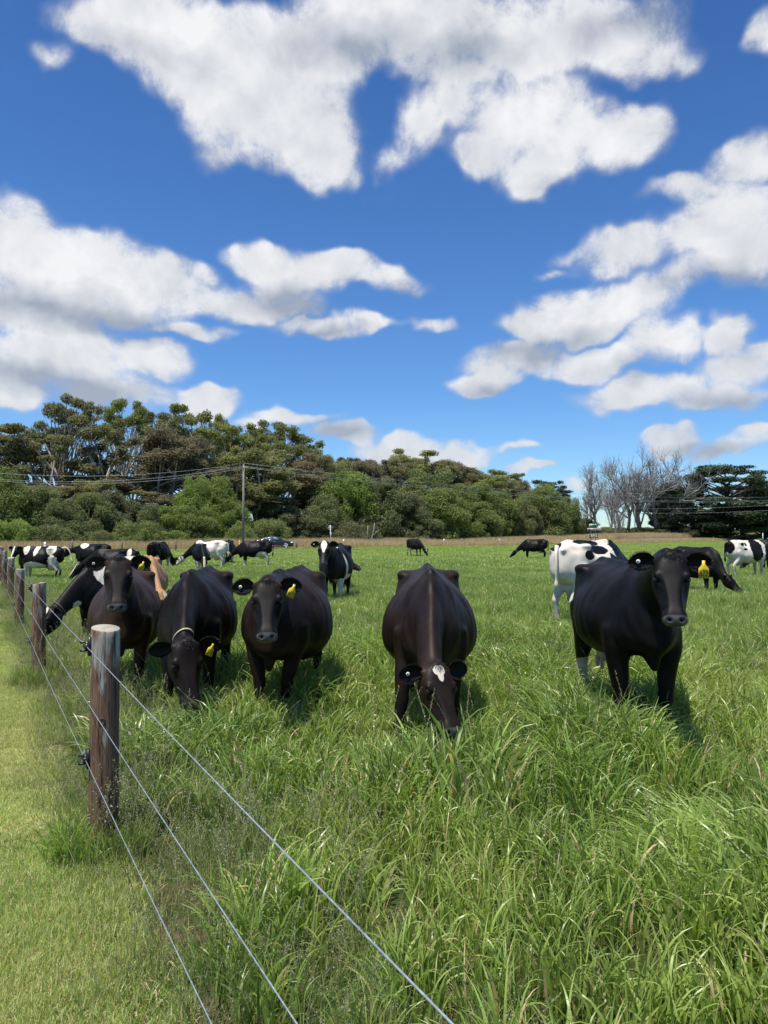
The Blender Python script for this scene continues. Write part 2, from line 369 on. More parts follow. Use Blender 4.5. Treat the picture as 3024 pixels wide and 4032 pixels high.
def make_proto(kind, seed):
    """unit height tree meshes: (trunk mesh, crown mesh or None)"""
    r_ = np.random.RandomState(seed); tb = MB(); c = []; rd = []
    H = 20.0
    if kind in ('umb', 'open', 'gumd'):
        ns = {'umb': 3, 'open': 3, 'gumd': 4}[kind]
        nC = {'umb': 46, 'open': 36, 'gumd': 48}[kind]
        stems = []
        for s in range(ns):
            an = r_.uniform(0, 6.28); fx, fy = math.cos(an) * 1.6, math.sin(an) * 1.6; top = H * r_.uniform(.45, .6)
            P = bez((fx * .3, fy * .3, -.3), (fx * .6, fy * .6, top * .5), (fx * 2.0, fy * 2.0, top), 8); tb.tube(P, np.linspace(.30, .17, 8), 7); stems.append(P)
        for k in range(nC):
            an = r_.uniform(0, 6.28); q = r_.rand() ** .5
            if kind == 'umb':
                R0 = 7.2 * q; z = H * (.97 - .26 * q * q) - r_.rand() ** 1.6 * 3.2; rr = (r_.uniform(1.0, 1.9), r_.uniform(1.0, 1.9), r_.uniform(.5, .9))
            elif kind == 'open':
                z = H * r_.uniform(.48, .96); R0 = (4.6 * q) * (1.25 - z / H * .55) ; rr = (r_.uniform(.8, 1.6),) * 2 + (r_.uniform(.5, .95),)
            else:
                z = H * r_.uniform(.40, .96); R0 = 5.0 * q * math.sqrt(max(1 - ((z / H - .62) / .40) ** 2, .08)); rr = (r_.uniform(1.1, 2.0),) * 2 + (r_.uniform(.8, 1.4),)
            cc = (math.cos(an) * R0, math.sin(an) * R0, z); c.append(cc); rd.append(rr)
            st = stems[r_.randint(ns)]; p0 = st[r_.randint(3, 8)]
            mid = (p0 + np.array(cc)) / 2 + np.array((0, 0, .6)) + r_.normal(0, .5, 3); mid[:2] = p0[:2] * .55 + np.array(cc)[:2] * .45
            P = bez(p0, mid, cc, 8); tb.tube(P, np.linspace(.15, .045, 8), 5)
            for q2 in range(4):
                pt = P[r_.randint(4, 8)]; en = np.array(cc) + r_.normal(0, 1, 3) * np.array(rr) * .8; tb.tube(bez(pt, (pt + en) / 2 + (0, 0, -.1), en, 4), [.035, .025, .02, .012], 4)
        n = {'umb': 20000, 'open': 15000, 'gumd': 30000}[kind]
        V, F, C4 = leaves(c, rd, n, .19, r_, shell=.15, up=.3)
    elif kind in ('wat', 'bush'):
        H = 15.0 if kind == 'wat' else 7.0
        tb.tube(bez((0, 0, -.3), (.3, 0, H * .3), (0, .2, H * .75), 8), np.linspace(.5, .12, 8), 7)
        for k in range(70):
            z = H * (r_.rand() ** 1.15 * .90 + .05); prof = math.sqrt(max(1 - ((z / H - .36) / .66) ** 2, .02)) ; an = r_.uniform(0, 6.28); q = .62 + .38 * r_.rand()
            R0 = 7.4 * prof * q; sz = r_.uniform(1.3, 2.4) * (.75 + .45 * prof)
            c.append((math.cos(an) * R0, math.sin(an) * R0, z)); rd.append((sz, sz, sz * .88))
            if k % 3 == 0: tb.tube(bez((0, 0, z * .6), (math.cos(an) * R0 * .4, math.sin(an) * R0 * .4, z * .7), c[-1], 5), [.14, .1, .07, .05, .03], 4)
        V, F, C4 = leaves(c, rd, 42000, .25, r_, shell=.45, up=.22)
    elif kind in ('cyp', 'cypl'):
        tb.tube(bez((0, 0, -.3), (.4, .2, 6), (0, 0, 15), 8), np.linspace(.75, .3, 8), 8)
        nC = 90
        for k in range(nC):
            if kind == 'cyp':
                z = H * (.16 + .80 * (k + r_.rand()) / nC); prof = (.55 + .55 * math.sin(min(z / H, 1) * 2.6 + .1)) if z / H < .93 else .55; R0 = 7.8 * prof * (.35 + .65 * r_.rand() ** .5)
            else:
                z = H * (.05 + .88 * (k + r_.rand()) / nC); R0 = 9.5 * math.sqrt(max(1 - (z / H) ** 1.6, .05)) * (.4 + .6 * r_.rand() ** .5)
            an = r_.uniform(0, 6.28); cc = np.array((math.cos(an) * R0, math.sin(an) * R0, z)); sx_ = r_.uniform(1.6, 3.0)
            c.append(cc); rd.append((sx_, sx_, r_.uniform(.5, .95)))
            p0 = np.array((0, 0, max(z - R0 * .45 - 1, 1))); tb.tube(bez(p0, (cc + p0) / 2 + np.array((0, 0, -.3)), cc, 6), [.22, .17, .13, .10, .07, .04], 5)
        V, F, C4 = leaves(c, rd, 46000, .24, r_, shell=.3, up=.6)
    else:                                                     # bare
        def br(p, d, L, rad, lev):
            n_ = 5; pts = [p]; dd_ = nrm2(d)
            for i in range(n_):
                dd_ = nrm2(dd_ + r_.normal(0, .13, 3) + np.array((0, 0, .05))); pts.append(pts[-1] + dd_ * L / n_)
            tb.tube(pts, np.linspace(rad, rad * .55, n_ + 1), 6 if lev < 2 else 4, cap=False)
            if lev >= 4: return
            for q_ in range((5, 5, 4, 4)[lev]):
                f = r_.uniform(.30, 1.0) if lev else r_.uniform(.28, 1.0); i = min(int(f * n_), n_); a2 = r_.normal(size=3); a2 -= dd_ * (a2 @ dd_); a2 = nrm2(a2)
                nd = nrm2(dd_ * r_.uniform(.55, 1.0) + a2 * r_.uniform(.5, .85) + np.array((0, 0, .18))); br(pts[i], nd, L * r_.uniform(.50, .72), rad * (.50, .5, .55, .6)[lev] * (1.1 - .3 * f), lev + 1)
        for s in range(2): 
            an = r_.uniform(0, 6.28); br(np.array((math.cos(an) * .4, math.sin(an) * .4, -.3)), np.array((math.cos(an) * .22, math.sin(an) * .22, 1)), 9.5, .36, 0)
        me = tb.mesh('trunk'); co = np.concatenate(tb.V); z = co[:, 2].max()
        me.transform(Matrix.Scale(1 / z, 4)); return me, None, np.percentile(np.abs(co[:, :2]), 99) * 2 / z
    tm = tb.mesh('trunk'); cm = np_mesh('crown', V, F); vcol(cm, 'leaf', C4)
    zt = V[:, 2].max(); wd = (np.percentile(V[:, 0], 99) - np.percentile(V[:, 0], 1)) / zt
    tm.transform(Matrix.Scale(1 / zt, 4)); cm.transform(Matrix.Scale(1 / zt, 4)); return tm, cm, wd
def nrm2(v): return v / (np.linalg.norm(v) + 1e-9)
PROTO = {}
for kind, seeds in (('umb', (1, 2, 3)), ('open', (4, 5, 6, 7)), ('gumd', (8, 9, 10)), ('wat', (11, 12, 13, 14, 15)), ('bush', (31, 32)), ('cyp', (16, 17)), ('cypl', (18,)), ('bare', (19, 20, 21))):
    PROTO[kind] = [make_proto(kind, s) for s in seeds]
CM = {}
def tree(kind, px, top, wpx, off, cmat, name, label, group, bark=None, rot=None, dmax=195):
    u = (px - 1512) / FPX; d = (109 + off) / max(1 - 1.04 * u, .3); d = min(d, dmax)
    x = u * d; zb = float(hgt(x, d)); H = (2105 - top) / FPX * d + CAM_H - zb
    if kind == 'bare': H *= 1.2
    lst = PROTO[kind]; CM.setdefault(kind, 0); CM[kind] += 1; tm, cm, wd = lst[CM[kind] % len(lst)]
    sx_ = (wpx / FPX * d) / wd
    root = empty(name, (x, d, zb), rot if rot is not None else random.uniform(0, 6.28)); root.scale = (sx_, sx_, H)
    tag(root, label, 'tree', group)
    key = (id(tm), bark.name)
    if key not in CM: c_ = tm.copy(); c_.materials.clear(); c_.materials.append(bark); CM[key] = c_; c_.polygons.foreach_set('use_smooth', np.ones(len(c_.polygons), bool))
    o1 = bpy.data.objects.new('trunk', CM[key]); COL.objects.link(o1); o1.parent = root
    if cm is not None:
        key = (id(cm), cmat.name)
        if key not in CM: c_ = cm.copy(); c_.materials.clear(); c_.materials.append(cmat); CM[key] = c_
        o2 = bpy.data.objects.new('crown', CM[key]); COL.objects.link(o2); o2.parent = root
    return root
ORD = ['first', 'second', 'third', 'fourth', 'fifth', 'sixth', 'seventh', 'eighth', 'ninth', 'tenth', 'eleventh', 'twelfth', 'thirteenth', 'fourteenth', 'fifteenth', 'sixteenth', 'seventeenth', 'eighteenth', 'nineteenth', 'twentieth',
       'twenty-first', 'twenty-second', 'twenty-third', 'twenty-fourth', 'twenty-fifth', 'twenty-sixth', 'twenty-seventh', 'twenty-eighth', 'twenty-ninth', 'thirtieth', 'thirty-first', 'thirty-second', 'thirty-third', 'thirty-fourth', 'thirty-fifth', 'thirty-sixth']
def row(lst, nm, desc, group):
    lst = sorted(lst, key=lambda a: a[1])
    for i, (kind, px, top, wpx, off, cm, bk) in enumerate(lst):
        near = 'left of the power pole' if px < 930 else 'before the diamond sign' if px < 1290 else 'right of the diamond sign' if px < 2290 else 'behind the direction sign'
        tree(kind, px, top, wpx, off, cm, nm, f'{desc[kind] if isinstance(desc, dict) else desc}, {ORD[i]} from left, {near}', group, bk)
row([('open', -20, 1650, 260, 40, M_GUMB, M_BARK), ('open', 110, 1665, 280, 38, M_GUM, M_BARK), ('umb', 290, 1552, 340, 36, M_GUM, M_BARK), ('umb', 500, 1556, 240, 48, M_GUM, M_BARK), ('open', 420, 1690, 260, 32, M_GUMB, M_BARK),
     ('open', 630, 1604, 170, 46, M_GUM, M_BARK), ('open', 735, 1577, 170, 44, M_GUM, M_BARK), ('umb', 860, 1622, 150, 48, M_GUM, M_BARK), ('gumd', 710, 1685, 290, 30, M_GUMB, M_BARK), ('open', 850, 1690, 240, 38, M_GUM, M_BARK),
     ('open', 945, 1652, 200, 40, M_GUM, M_BARK), ('umb', 1080, 1650, 300, 44, M_GUM, M_BARK), ('open', 1200, 1705, 180, 42, M_GUM, M_BARK), ('gumd', 1000, 1765, 310, 26, M_GUM, M_BARK), ('gumd', 1240, 1775, 190, 28, M_GUMB, M_BARK),
     ('open', 1390, 1798, 150, 36, M_GUMB, M_BARK), ('open', 1500, 1800, 150, 36, M_GUMB, M_BARK), ('open', 1635, 1765, 190, 40, M_GUM, M_BARK), ('gumd', 1790, 1808, 170, 34, M_GUMB, M_BARK), ('gumd', 1905, 1862, 190, 30, M_GUM, M_BARK),
     ('open', 1975, 1848, 150, 38, M_GUM, M_BARK), ('open', 2035, 1862, 110, 40, M_GUM, M_BARK), ('gumd', 2085, 1908, 150, 30, M_GUMB, M_BARK), ('open', 2170, 1885, 130, 32, M_CYP, M_BARKD),
     ('gumd', 190, 1905, 250, 28, M_GUMB, M_BARK), ('gumd', 370, 1885, 220, 25, M_GUM, M_BARK), ('open', 530, 1930, 260, 28, M_GUMB, M_BARK), ('gumd', 640, 1945, 240, 26, M_GUMB, M_BARK), ('open', 900, 1840, 240, 24, M_GUMB, M_BARK), ('open', 1130, 1850, 240, 30, M_GUMB, M_BARK), ('gumd', 1320, 1790, 190, 34, M_GUM, M_BARK), ('gumd', 1445, 1815, 190, 30, M_GUMB, M_BARK), ('gumd', 1570, 1800, 200, 34, M_GUM, M_BARK), ('gumd', 1700, 1800, 200, 36, M_GUMB, M_BARK), ('gumd', 1840, 1835, 180, 32, M_GUM, M_BARK), ('gumd', 2010, 1890, 170, 30, M_GUM, M_BARK)],
    'gum_tree', dict(umb='broad flat-topped gum on pale limbs', open='tall open gum with tufted foliage', gumd='gum with dense brownish olive crown'), 'gum trees behind the wattles')
W_ = M_BARKD
row([('wat', 20, 1835, 250, 20, M_WAT, W_), ('wat', 140, 1905, 210, 19, M_WATD, W_), ('wat', 255, 1960, 200, 16, M_WAT, W_), ('wat', 350, 1935, 210, 18, M_WAT, W_), ('wat', 455, 1925, 190, 20, M_WATD, W_),
     ('wat', 565, 1975, 180, 16, M_WATD, W_), ('wat', 770, 1865, 170, 17, M_WATY, W_), ('wat', 860, 1870, 170, 18, M_WATY, W_), ('wat', 905, 1960, 170, 15, M_WAT, W_), ('wat', 680, 1985, 170, 15, M_WAT, W_), ('wat', 760, 1990, 190, 13, M_WAT, W_),
     ('wat', 1095, 1985, 200, 20, M_WATD, W_), ('wat', 1190, 2000, 210, 18, M_WATD, W_), ('wat', 1360, 1842, 260, 20, M_WAT, W_), ('wat', 1290, 1939, 200, 18, M_WATD, W_), ('wat', 1470, 1879, 260, 17, M_WATD, W_), ('wat', 1580, 1934, 220, 14, M_WATD, W_),
     ('wat', 1700, 1834, 300, 22, M_WAT, W_), ('wat', 1735, 1919, 260, 15, M_WAT, W_), ('wat', 1860, 1892, 220, 18, M_WAT, W_), ('wat', 1640, 2010, 200, 12, M_WATD, W_), ('wat', 1950, 1929, 200, 16, M_WAT, W_), ('wat', 2035, 1959, 180, 13, M_WATD, W_),
     ('wat', 2130, 1896, 190, 13, M_WATY, W_), ('wat', 2225, 1949, 140, 12, M_WAT, W_), ('wat', 2290, 2040, 120, 16, M_CYP, W_), ('wat', 1850, 1974, 220, 12, M_WAT, W_)],
    'wattle_tree', 'bushy wattle green to the ground', 'wattle trees along the road')
row([('bush', 40, 2035, 170, 10, M_WATY, W_), ('bush', 190, 2060, 230, 10, M_WAT, W_), ('bush', 540, 2040, 170, 10, M_WATY, W_), ('bush', 1050, 2035, 160, 11, M_WATY, W_), ('bush', 950, 2065, 120, 9, M_WATY, W_), ('bush', 380, 2082, 120, 11, M_WATD, W_), ('bush', 1400, 2050, 180, 10, M_WATD, W_), ('bush', 660, 2080, 150, 11, M_WAT, W_), ('bush', 2390, 2078, 130, 30, M_WATD, W_), ('bush', 2480, 2074, 150, 34, M_WATD, W_), ('bush', 2570, 2078, 140, 30, M_WATD, W_), ('bush', 2680, 2072, 150, 30, M_CYPB, W_)],
    'bush', 'low bush under the trees', 'bushes behind the dry verge')
row([('bare', 2345, 1855, 190, 18, None, M_BARKG), ('bare', 2400, 1865, 190, 24, None, M_BARKG), ('bare', 2465, 1840, 260, 22, None, M_BARKG), ('bare', 2530, 1780, 400, 20, None, M_BARKG), ('bare', 2590, 1810, 330, 30, None, M_BARKG), ('bare', 2670, 1800, 300, 18, None, M_BARKG), ('bare', 2610, 1890, 190, 16, None, M_BARKG), ('bare', 2300, 1975, 110, 26, None, M_BARKG), ('bare', 2430, 1955, 120, 14, None, M_BARKG)],
    'bare_tree', 'leafless grey tree with upswept twigs', 'dead trees left of the cypresses')
row([('cyp', 2865, 1828, 330, 20, M_CYP, W_), ('cyp', 2640, 1900, 160, 40, M_CYP, W_), ('cyp', 3010, 1905, 230, 28, M_CYP, W_), ('cypl', 2925, 2008, 250, 6, M_CYPB, W_), ('cypl', 2630, 1975, 120, 12, M_CYP, W_), ('cypl', 2735, 1990, 130, 24, M_CYP, W_), ('cypl', 2790, 2000, 150, 16, M_CYP, W_)],
    'cypress_tree', dict(cyp='dark cypress with flat layered boughs', cypl='low cypress with drooping foliage'), 'cypress trees at the right')
# a distant hedgerow seen through the bare trunks
for i, px in enumerate(range(2230, 3200, 74)):
    r_t = tree('wat', px, 2072 + (i * 7) % 13, 110, 300, M_WATY, 'hedge_tree', f'small far hedge tree, {ORD[i]} from left, beyond the bare trunks', 'distant hedge trees', W_, dmax=330)
# ================================================================== roadside things
M_POLE = simple('weathered_timber_pole', (.22, .195, .17), .85, noise=.3, nscale=3)
M_WIRE = simple('aluminium_conductor', (.42, .44, .45), .45, metal=.6)
M_PORC = simple('brown_porcelain', (.12, .06, .04), .25)
M_GALV = simple('galvanised_steel', (.42, .44, .46), .5, metal=.7, noise=.15)
M_SGREY = simple('dull_grey_sign_back', (.17, .18, .19), .6, noise=.15)
M_WHITE = simple('white_paint', (.78, .78, .75), .5, noise=.08)
M_SIGNG = simple('green_sign_sheet', (.01, .16, .07), .45)
M_SIGNB = simple('brown_sign_sheet', (.075, .03, .018), .45)
M_BLACK = simple('black_paint', (.012, .012, .012), .45)
M_YEL = simple('yellow_paint', (.62, .45, .02), .5)
M_OLDP = simple('old_grey_fence_timber', (.15, .125, .10), .9, noise=.3)
def Tube(name, pts, r_, mat, parent=None, m=8): b = MB(); b.tube(pts, r_, m); return b.build(name, mat, parent, True)
def power_pole(x, y, label):
    z = float(hgt(x, y)); r_ = empty('power_pole', (x, y, z)); tag(r_, label, 'power pole', 'power poles')
    Tube('pole', [(0, 0, -.5), (0, 0, 5), (0, 0, PH - .1)], [.17, .145, .115], M_POLE, r_, 12)
    b = MB(); b.box((0, .1, PH - .6), (.10, 2.1, .12)); ca = b.build('crossarm', M_POLE, r_)
    for yy in (-.95, 1.15): b = MB(); b.tube([(0, yy, PH - .54), (0, yy, PH - .48), (0, yy, PH - .42), (0, yy, PH - .37)], [.03, .06, .04, .05], 8); b.build('insulator', M_PORC, ca, True)
    b = MB(); b.tube([(0, 0, PH - .1), (0, 0, PH - .02), (0, 0, PH + .06)], [.04, .07, .05], 8); b.build('insulator', M_PORC, r_, True); return r_
PA = (X_of(958, 91), 91.0); PB = (X_of(3330, 157), 157.0); PC = (X_of(-820, 72), 72.0); PH = 10.45
power_pole(*PA, 'timber power pole rising in front of the trees, behind the dark car')
power_pole(*PB, 'far timber power pole beyond the right edge'); power_pole(*PC, 'far timber power pole beyond the left edge')
def line(p, q, za, zb, off, sag, name, label):
    n = 26; u = np.linspace(0, 1, n); X = p[0] + (q[0] - p[0]) * u; Y = p[1] + (q[1] - p[1]) * u + off; Z = za + (zb - za) * u - 4 * sag * u * (1 - u)
    o_ = Tube(name, np.column_stack([X, Y, Z]), .015, M_WIRE, None, 5); tag(o_, label, 'power line', 'overhead conductors')
for q, nm_, sg in ((PB, 'right', 2.3), (PC, 'left', 2.3)):
    za, zb = PH + .06 + float(hgt(*PA)), PH + .06 + float(hgt(*q))
    line(PA, q, za, zb, 0, sg, 'power_line', f'upper power line running to the {nm_} from the pole')
    line(PA, q, za - .45, zb - .45, -.95, sg + .25, 'power_line', f'lower front power line running to the {nm_} from the pole')
    line(PA, q, za - .45, zb - .45, 1.15, sg + .35, 'power_line', f'lower back power line running to the {nm_} from the pole')
# a second, farther span on the right
line((X_of(2500, 185), 185), (X_of(3500, 150), 150), 8.2, 9.6, 0, .8, 'power_line', 'upper of the two faint far power lines before the cypresses')
line((X_of(2500, 185), 185), (X_of(3500, 150), 150), 7.1, 8.4, 0, .8, 'power_line', 'lower of the two faint far power lines before the cypresses')
for px_, d_, h_ in ((2500, 185, 9.2), (3500, 150, 10.4)):
    z = float(hgt(X_of(px_, d_), d_)); pr = empty('line_pole', (X_of(px_, d_), d_, 0)); tag(pr, 'slim timber line pole among the bare trees' if px_ < 3000 else 'slim timber line pole beyond the right edge', 'power pole')
    Tube('pole', [(0, 0, -.3), (0, 0, h_ * .6), (0, 0, h_ - .8)], [.13, .11, .09], M_POLE, pr)
# diamond warning sign seen from behind
d_ = 94.0; r_ = empty('road_sign', (X_of(1306, d_), d_, float(hgt(X_of(1306, d_), d_)))); r_.rotation_euler = (0, R(-4), 0); tag(r_, 'diamond road sign on a pale post seen from behind', 'road sign')
Tube('sign_post', [(0, 0, -.3), (0, 0, 2.9)], [.035, .035], M_WHITE, r_)
b = MB(); s_ = .40; b.rings([[(0, y_, 2.55 + s_), (s_, y_, 2.55), (0, y_, 2.55 - s_), (-s_, y_, 2.55)] for y_ in (.04, .055)]); b.build('sign_panel', M_SGREY, r_)
b = MB(); b.box((.03, .048, 1.75), (.34, .012, .5)); b.build('lower_panel', M_SGREY, r_)
for zz in (2.35, 2.75): b = MB(); b.box((0, .036, zz), (.5 if zz < 2.5 else .3, .02, .04)); b.build('bracket', M_GALV, r_)
# direction sign assembly
def text(name, s, size, loc, mat, parent):
    cu = bpy.data.curves.new('t', 'FONT'); cu.body = s; cu.size = size; cu.align_x = 'CENTER'; cu.align_y = 'CENTER'; cu.extrude = .003
    to = bpy.data.objects.new('t', cu); COL.objects.link(to); dg = bpy.context.evaluated_depsgraph_get(); tm = bpy.data.meshes.new_from_object(to.evaluated_get(dg)); bpy.data.objects.remove(to)
    tm.transform(Matrix.Translation(loc) @ Matrix.Rotation(R(90), 4, 'X')); return link(name, tm, mat, parent, False)
d_ = 138.0; k_ = d_ / FPX; zb = float(hgt(X_of(2337, d_), d_)); r_ = empty('direction_sign', (X_of(2337, d_), d_, zb)); tag(r_, 'green and brown direction signs on two posts above a chevron board', 'road sign')
Z = lambda py: Z_of(py, d_) - zb
for xx in (-10.5 * k_, 8.5 * k_): Tube('sign_post', [(xx, .1, -.3), (xx, .1, Z(2062))], [.06, .06], M_GALV, r_)
b = MB(); b.box((-3 * k_, 0, Z(2071)), (28 * k_, .04, 15 * k_)); p1 = b.build('green_panel', M_WHITE, r_)
b = MB(); b.box((-3 * k_, -.03, Z(2071)), (26 * k_, .03, 13 * k_)); b.build('panel_face', M_SIGNG, p1)
text('arrow', '<', 10 * k_, (-13 * k_, -.05, Z(2071)), M_WHITE, p1)
b = MB(); b.box((3 * k_, 0, Z(2085.5)), (54 * k_, .04, 11 * k_)); p2 = b.build('brown_panel', M_WHITE, r_)
b = MB(); b.box((3 * k_, -.03, Z(2085.5)), (52 * k_, .03, 9 * k_)); b.build('panel_face', M_SIGNB, p2)
text('lettering', 'Racecourse', 6.2 * k_, (2 * k_, -.05, Z(2085.5)), M_WHITE, p2); text('lettering', 'Road', 6.2 * k_, (23 * k_, -.05, Z(2085.5)), M_WHITE, p2)
text('arrow', 'T', 7 * k_, (-19 * k_, -.05, Z(2085.5)), M_WHITE, p2)
r_ = empty('chevron_board', (X_of(2337, d_ - .6), d_ - .6, zb)); tag(r_, 'black and white double chevron board under the direction signs', 'road sign')
for xx in (-8 * k_, 8 * k_): Tube('post', [(xx, .1, -.3), (xx, .1, Z(2108))], [.04, .04], M_GALV, r_)
b = MB(); b.box((0, 0, Z(2112)), (33 * k_, .04, 12.5 * k_)); pn = b.build('panel', M_BLACK, r_)
for cx_, sg in ((-9.5, -1), (-2.8, -1), (2.8, 1), (9.5, 1)):
    b = MB(); w_, h_ = 2.6 * k_, 5.6 * k_
    for q_ in (-1, 1):
        o2 = [(cx_ * k_ + sg * w_, 0), (cx_ * k_ + sg * w_ + 2.4 * k_, 0), (cx_ * k_ - sg * w_ + 2.4 * k_, q_ * h_), (cx_ * k_ - sg * w_, q_ * h_)]
        b.rings([[(x_, y_, Z(2112) + z_) for x_, z_ in o2] for y_ in (-.025, -.05)])
    b.build('chevron', M_WHITE, pn)
# white rail beyond the bare trees
r_ = empty('white_rail_fence', (0, 0, 0)); tag(r_, 'long low white rail fence beyond the bare trees', 'fence')
x0, x1, d_ = X_of(2360, 215), X_of(3100, 215), 215.0
b = MB(); b.box(((x0 + x1) / 2, d_, Z_of(2109, d_)), (x1 - x0, .08, .26)); b.build('rail', M_WHITE, r_)
for k in range(19):
    b = MB(); b.box((x0 + (x1 - x0) * (k + .5) / 19, d_ + .12, Z_of(2109, d_) - .4), (.14, .12, 1.1)); b.build('rail_post', M_WHITE, r_)
# marker posts
for px_, y0, y1, lab in ((178, 2134, 2156, 'white guide post behind the far left cow'), (1353, 2124, 2140, 'white guide post right behind the cow with the white blaze'), (1748, 2122, 2145, 'white guide post right of the farthest small cow'),
                    (1966, 2122, 2140, 'white guide post left of the lone grazing cow on the right'), (2619, 2122, 2139, 'short leaning white guide post before the bare trees'), (3003, 2099, 2113, 'white guide post by the cypresses at the right edge')):
    u = (px_ - 1512) / FPX; d = (BL0 + .7) / (1 - BLK * u) if px_ < 3000 else 170.; x = u * d; z = float(hgt(x, d)); h = max((y1 - y0) / FPX * d, .9)
    zt = Z_of(y0, d) - z; r_ = empty('guide_post', (x, d, z), R(-20)); tag(r_, lab, 'guide post', 'white guide posts'); r_.rotation_euler = (0, R(5 if px_ == 2619 else 0), 0)
    b = MB(); b.box((0, 0, zt / 2 - .1), (.16, .05, zt + .2)); b.build('post', M_WHITE, r_); b = MB(); b.box((0, -.032, zt - .2), (.08, .01, .12)); b.build('reflector', M_GALV, r_)
d = 84.; z = float(hgt(X_of(943, d), d)); r_ = empty('marker_post', (X_of(943, d), d, z)); tag(r_, 'short yellow marker post left of the dark car', 'marker post')
b = MB(); b.box((0, 0, .42), (.13, .06, 1.15)); b.build('post', M_YEL, r_); b = MB(); b.box((0, -.035, .88), (.1, .01, .12)); b.build('marker_plate', M_WHITE, r_)
# thin old fence posts along the far edge of the paddock
FPS = [(285, 'behind the far left group of cows'), (481, 'left of the lone cow with white legs'), (693, 'right of the lone cow with white legs'), (1168, 'right of the dark car'), (1496, 'leaning, left of the farthest cow'), (1660, 'beside the farthest cow'), (1672, 'thin one of a pair by the farthest cow'), (1820, 'right of the first guide post'), (1977, 'beside the second guide post'), (2667, 'thick, right of the leaning guide post'), (2808, 'above the spotted cow on the right'), (2520, 'left of the leaning guide post')]
for k, (px_, w_) in enumerate(FPS):
    u = (px_ - 1512) / FPX; d = (BL0 - .8) / (1 - BLK * u); x = u * d; z = float(hgt(x, d)); ln = .28 if px_ == 1496 else random.uniform(-.03, .03)
    b = MB(); b.tube([(0, 0, -.2), (.0, 0, .5), (-ln * 1.1, 0, 1.12)], [.085, .075, .07], 7); o_ = b.build('old_fence_post', M_OLDP); o_.location = (x, d, z)
    tag(o_, f'old grey far paddock post, {w_}', 'fence post', 'old posts along the far paddock edge')
for kz, lb in ((.55, 'lower'), (.95, 'upper')):
    xs = [X_of(p_, (BL0 - .8) / (1 - BLK * (p_ - 1512) / FPX)) for p_ in (100, 600, 1200, 1800, 2300, 2700)]; pts = [(x, BL0 - .8 + BLK * x, float(hgt(x, BL0 - .8 + BLK * x)) + kz) for x in xs]
    tag(Tube('fence_wire', pts, .0035, M_WIRE, None, 4), f'{lb} thin wire of the old fence along the far paddock edge', 'fence wire', 'wires of the far paddock fence')
# pale dead saplings in front of the wattles
for px_, ty, ln in ((1446, 2068, .1), (1462, 2058, .5)):
    d = 112.; x = X_of(px_, d); r2 = np.random.RandomState(px_); tp = Z_of(ty, d); b = MB()
    P = [(0, 0, 0), (ln * .2, 0, tp * .35), (ln * .7, 0, tp * .7), (ln, 0, tp)]; b.tube(P, [.07, .06, .045, .02], 6)
    st = empty('dead_sapling', (x, d, 0)); b.build('trunk', simple('white_dead_wood', (.55, .52, .46), .8) if px_ == 1446 else bpy.data.materials['white_dead_wood'], st, True); tag(st, 'pale dead sapling, the forked taller one' if px_ == 1462 else 'pale dead sapling, the straight shorter one', 'sapling')
    if px_ == 1462: b = MB(); b.tube([(.30, 0, tp * .45), (.8, 0, tp * .62), (1.2, 0, tp * .68)], [.04, .03, .015], 5); b.build('branch', bpy.data.materials['white_dead_wood'], st, True)
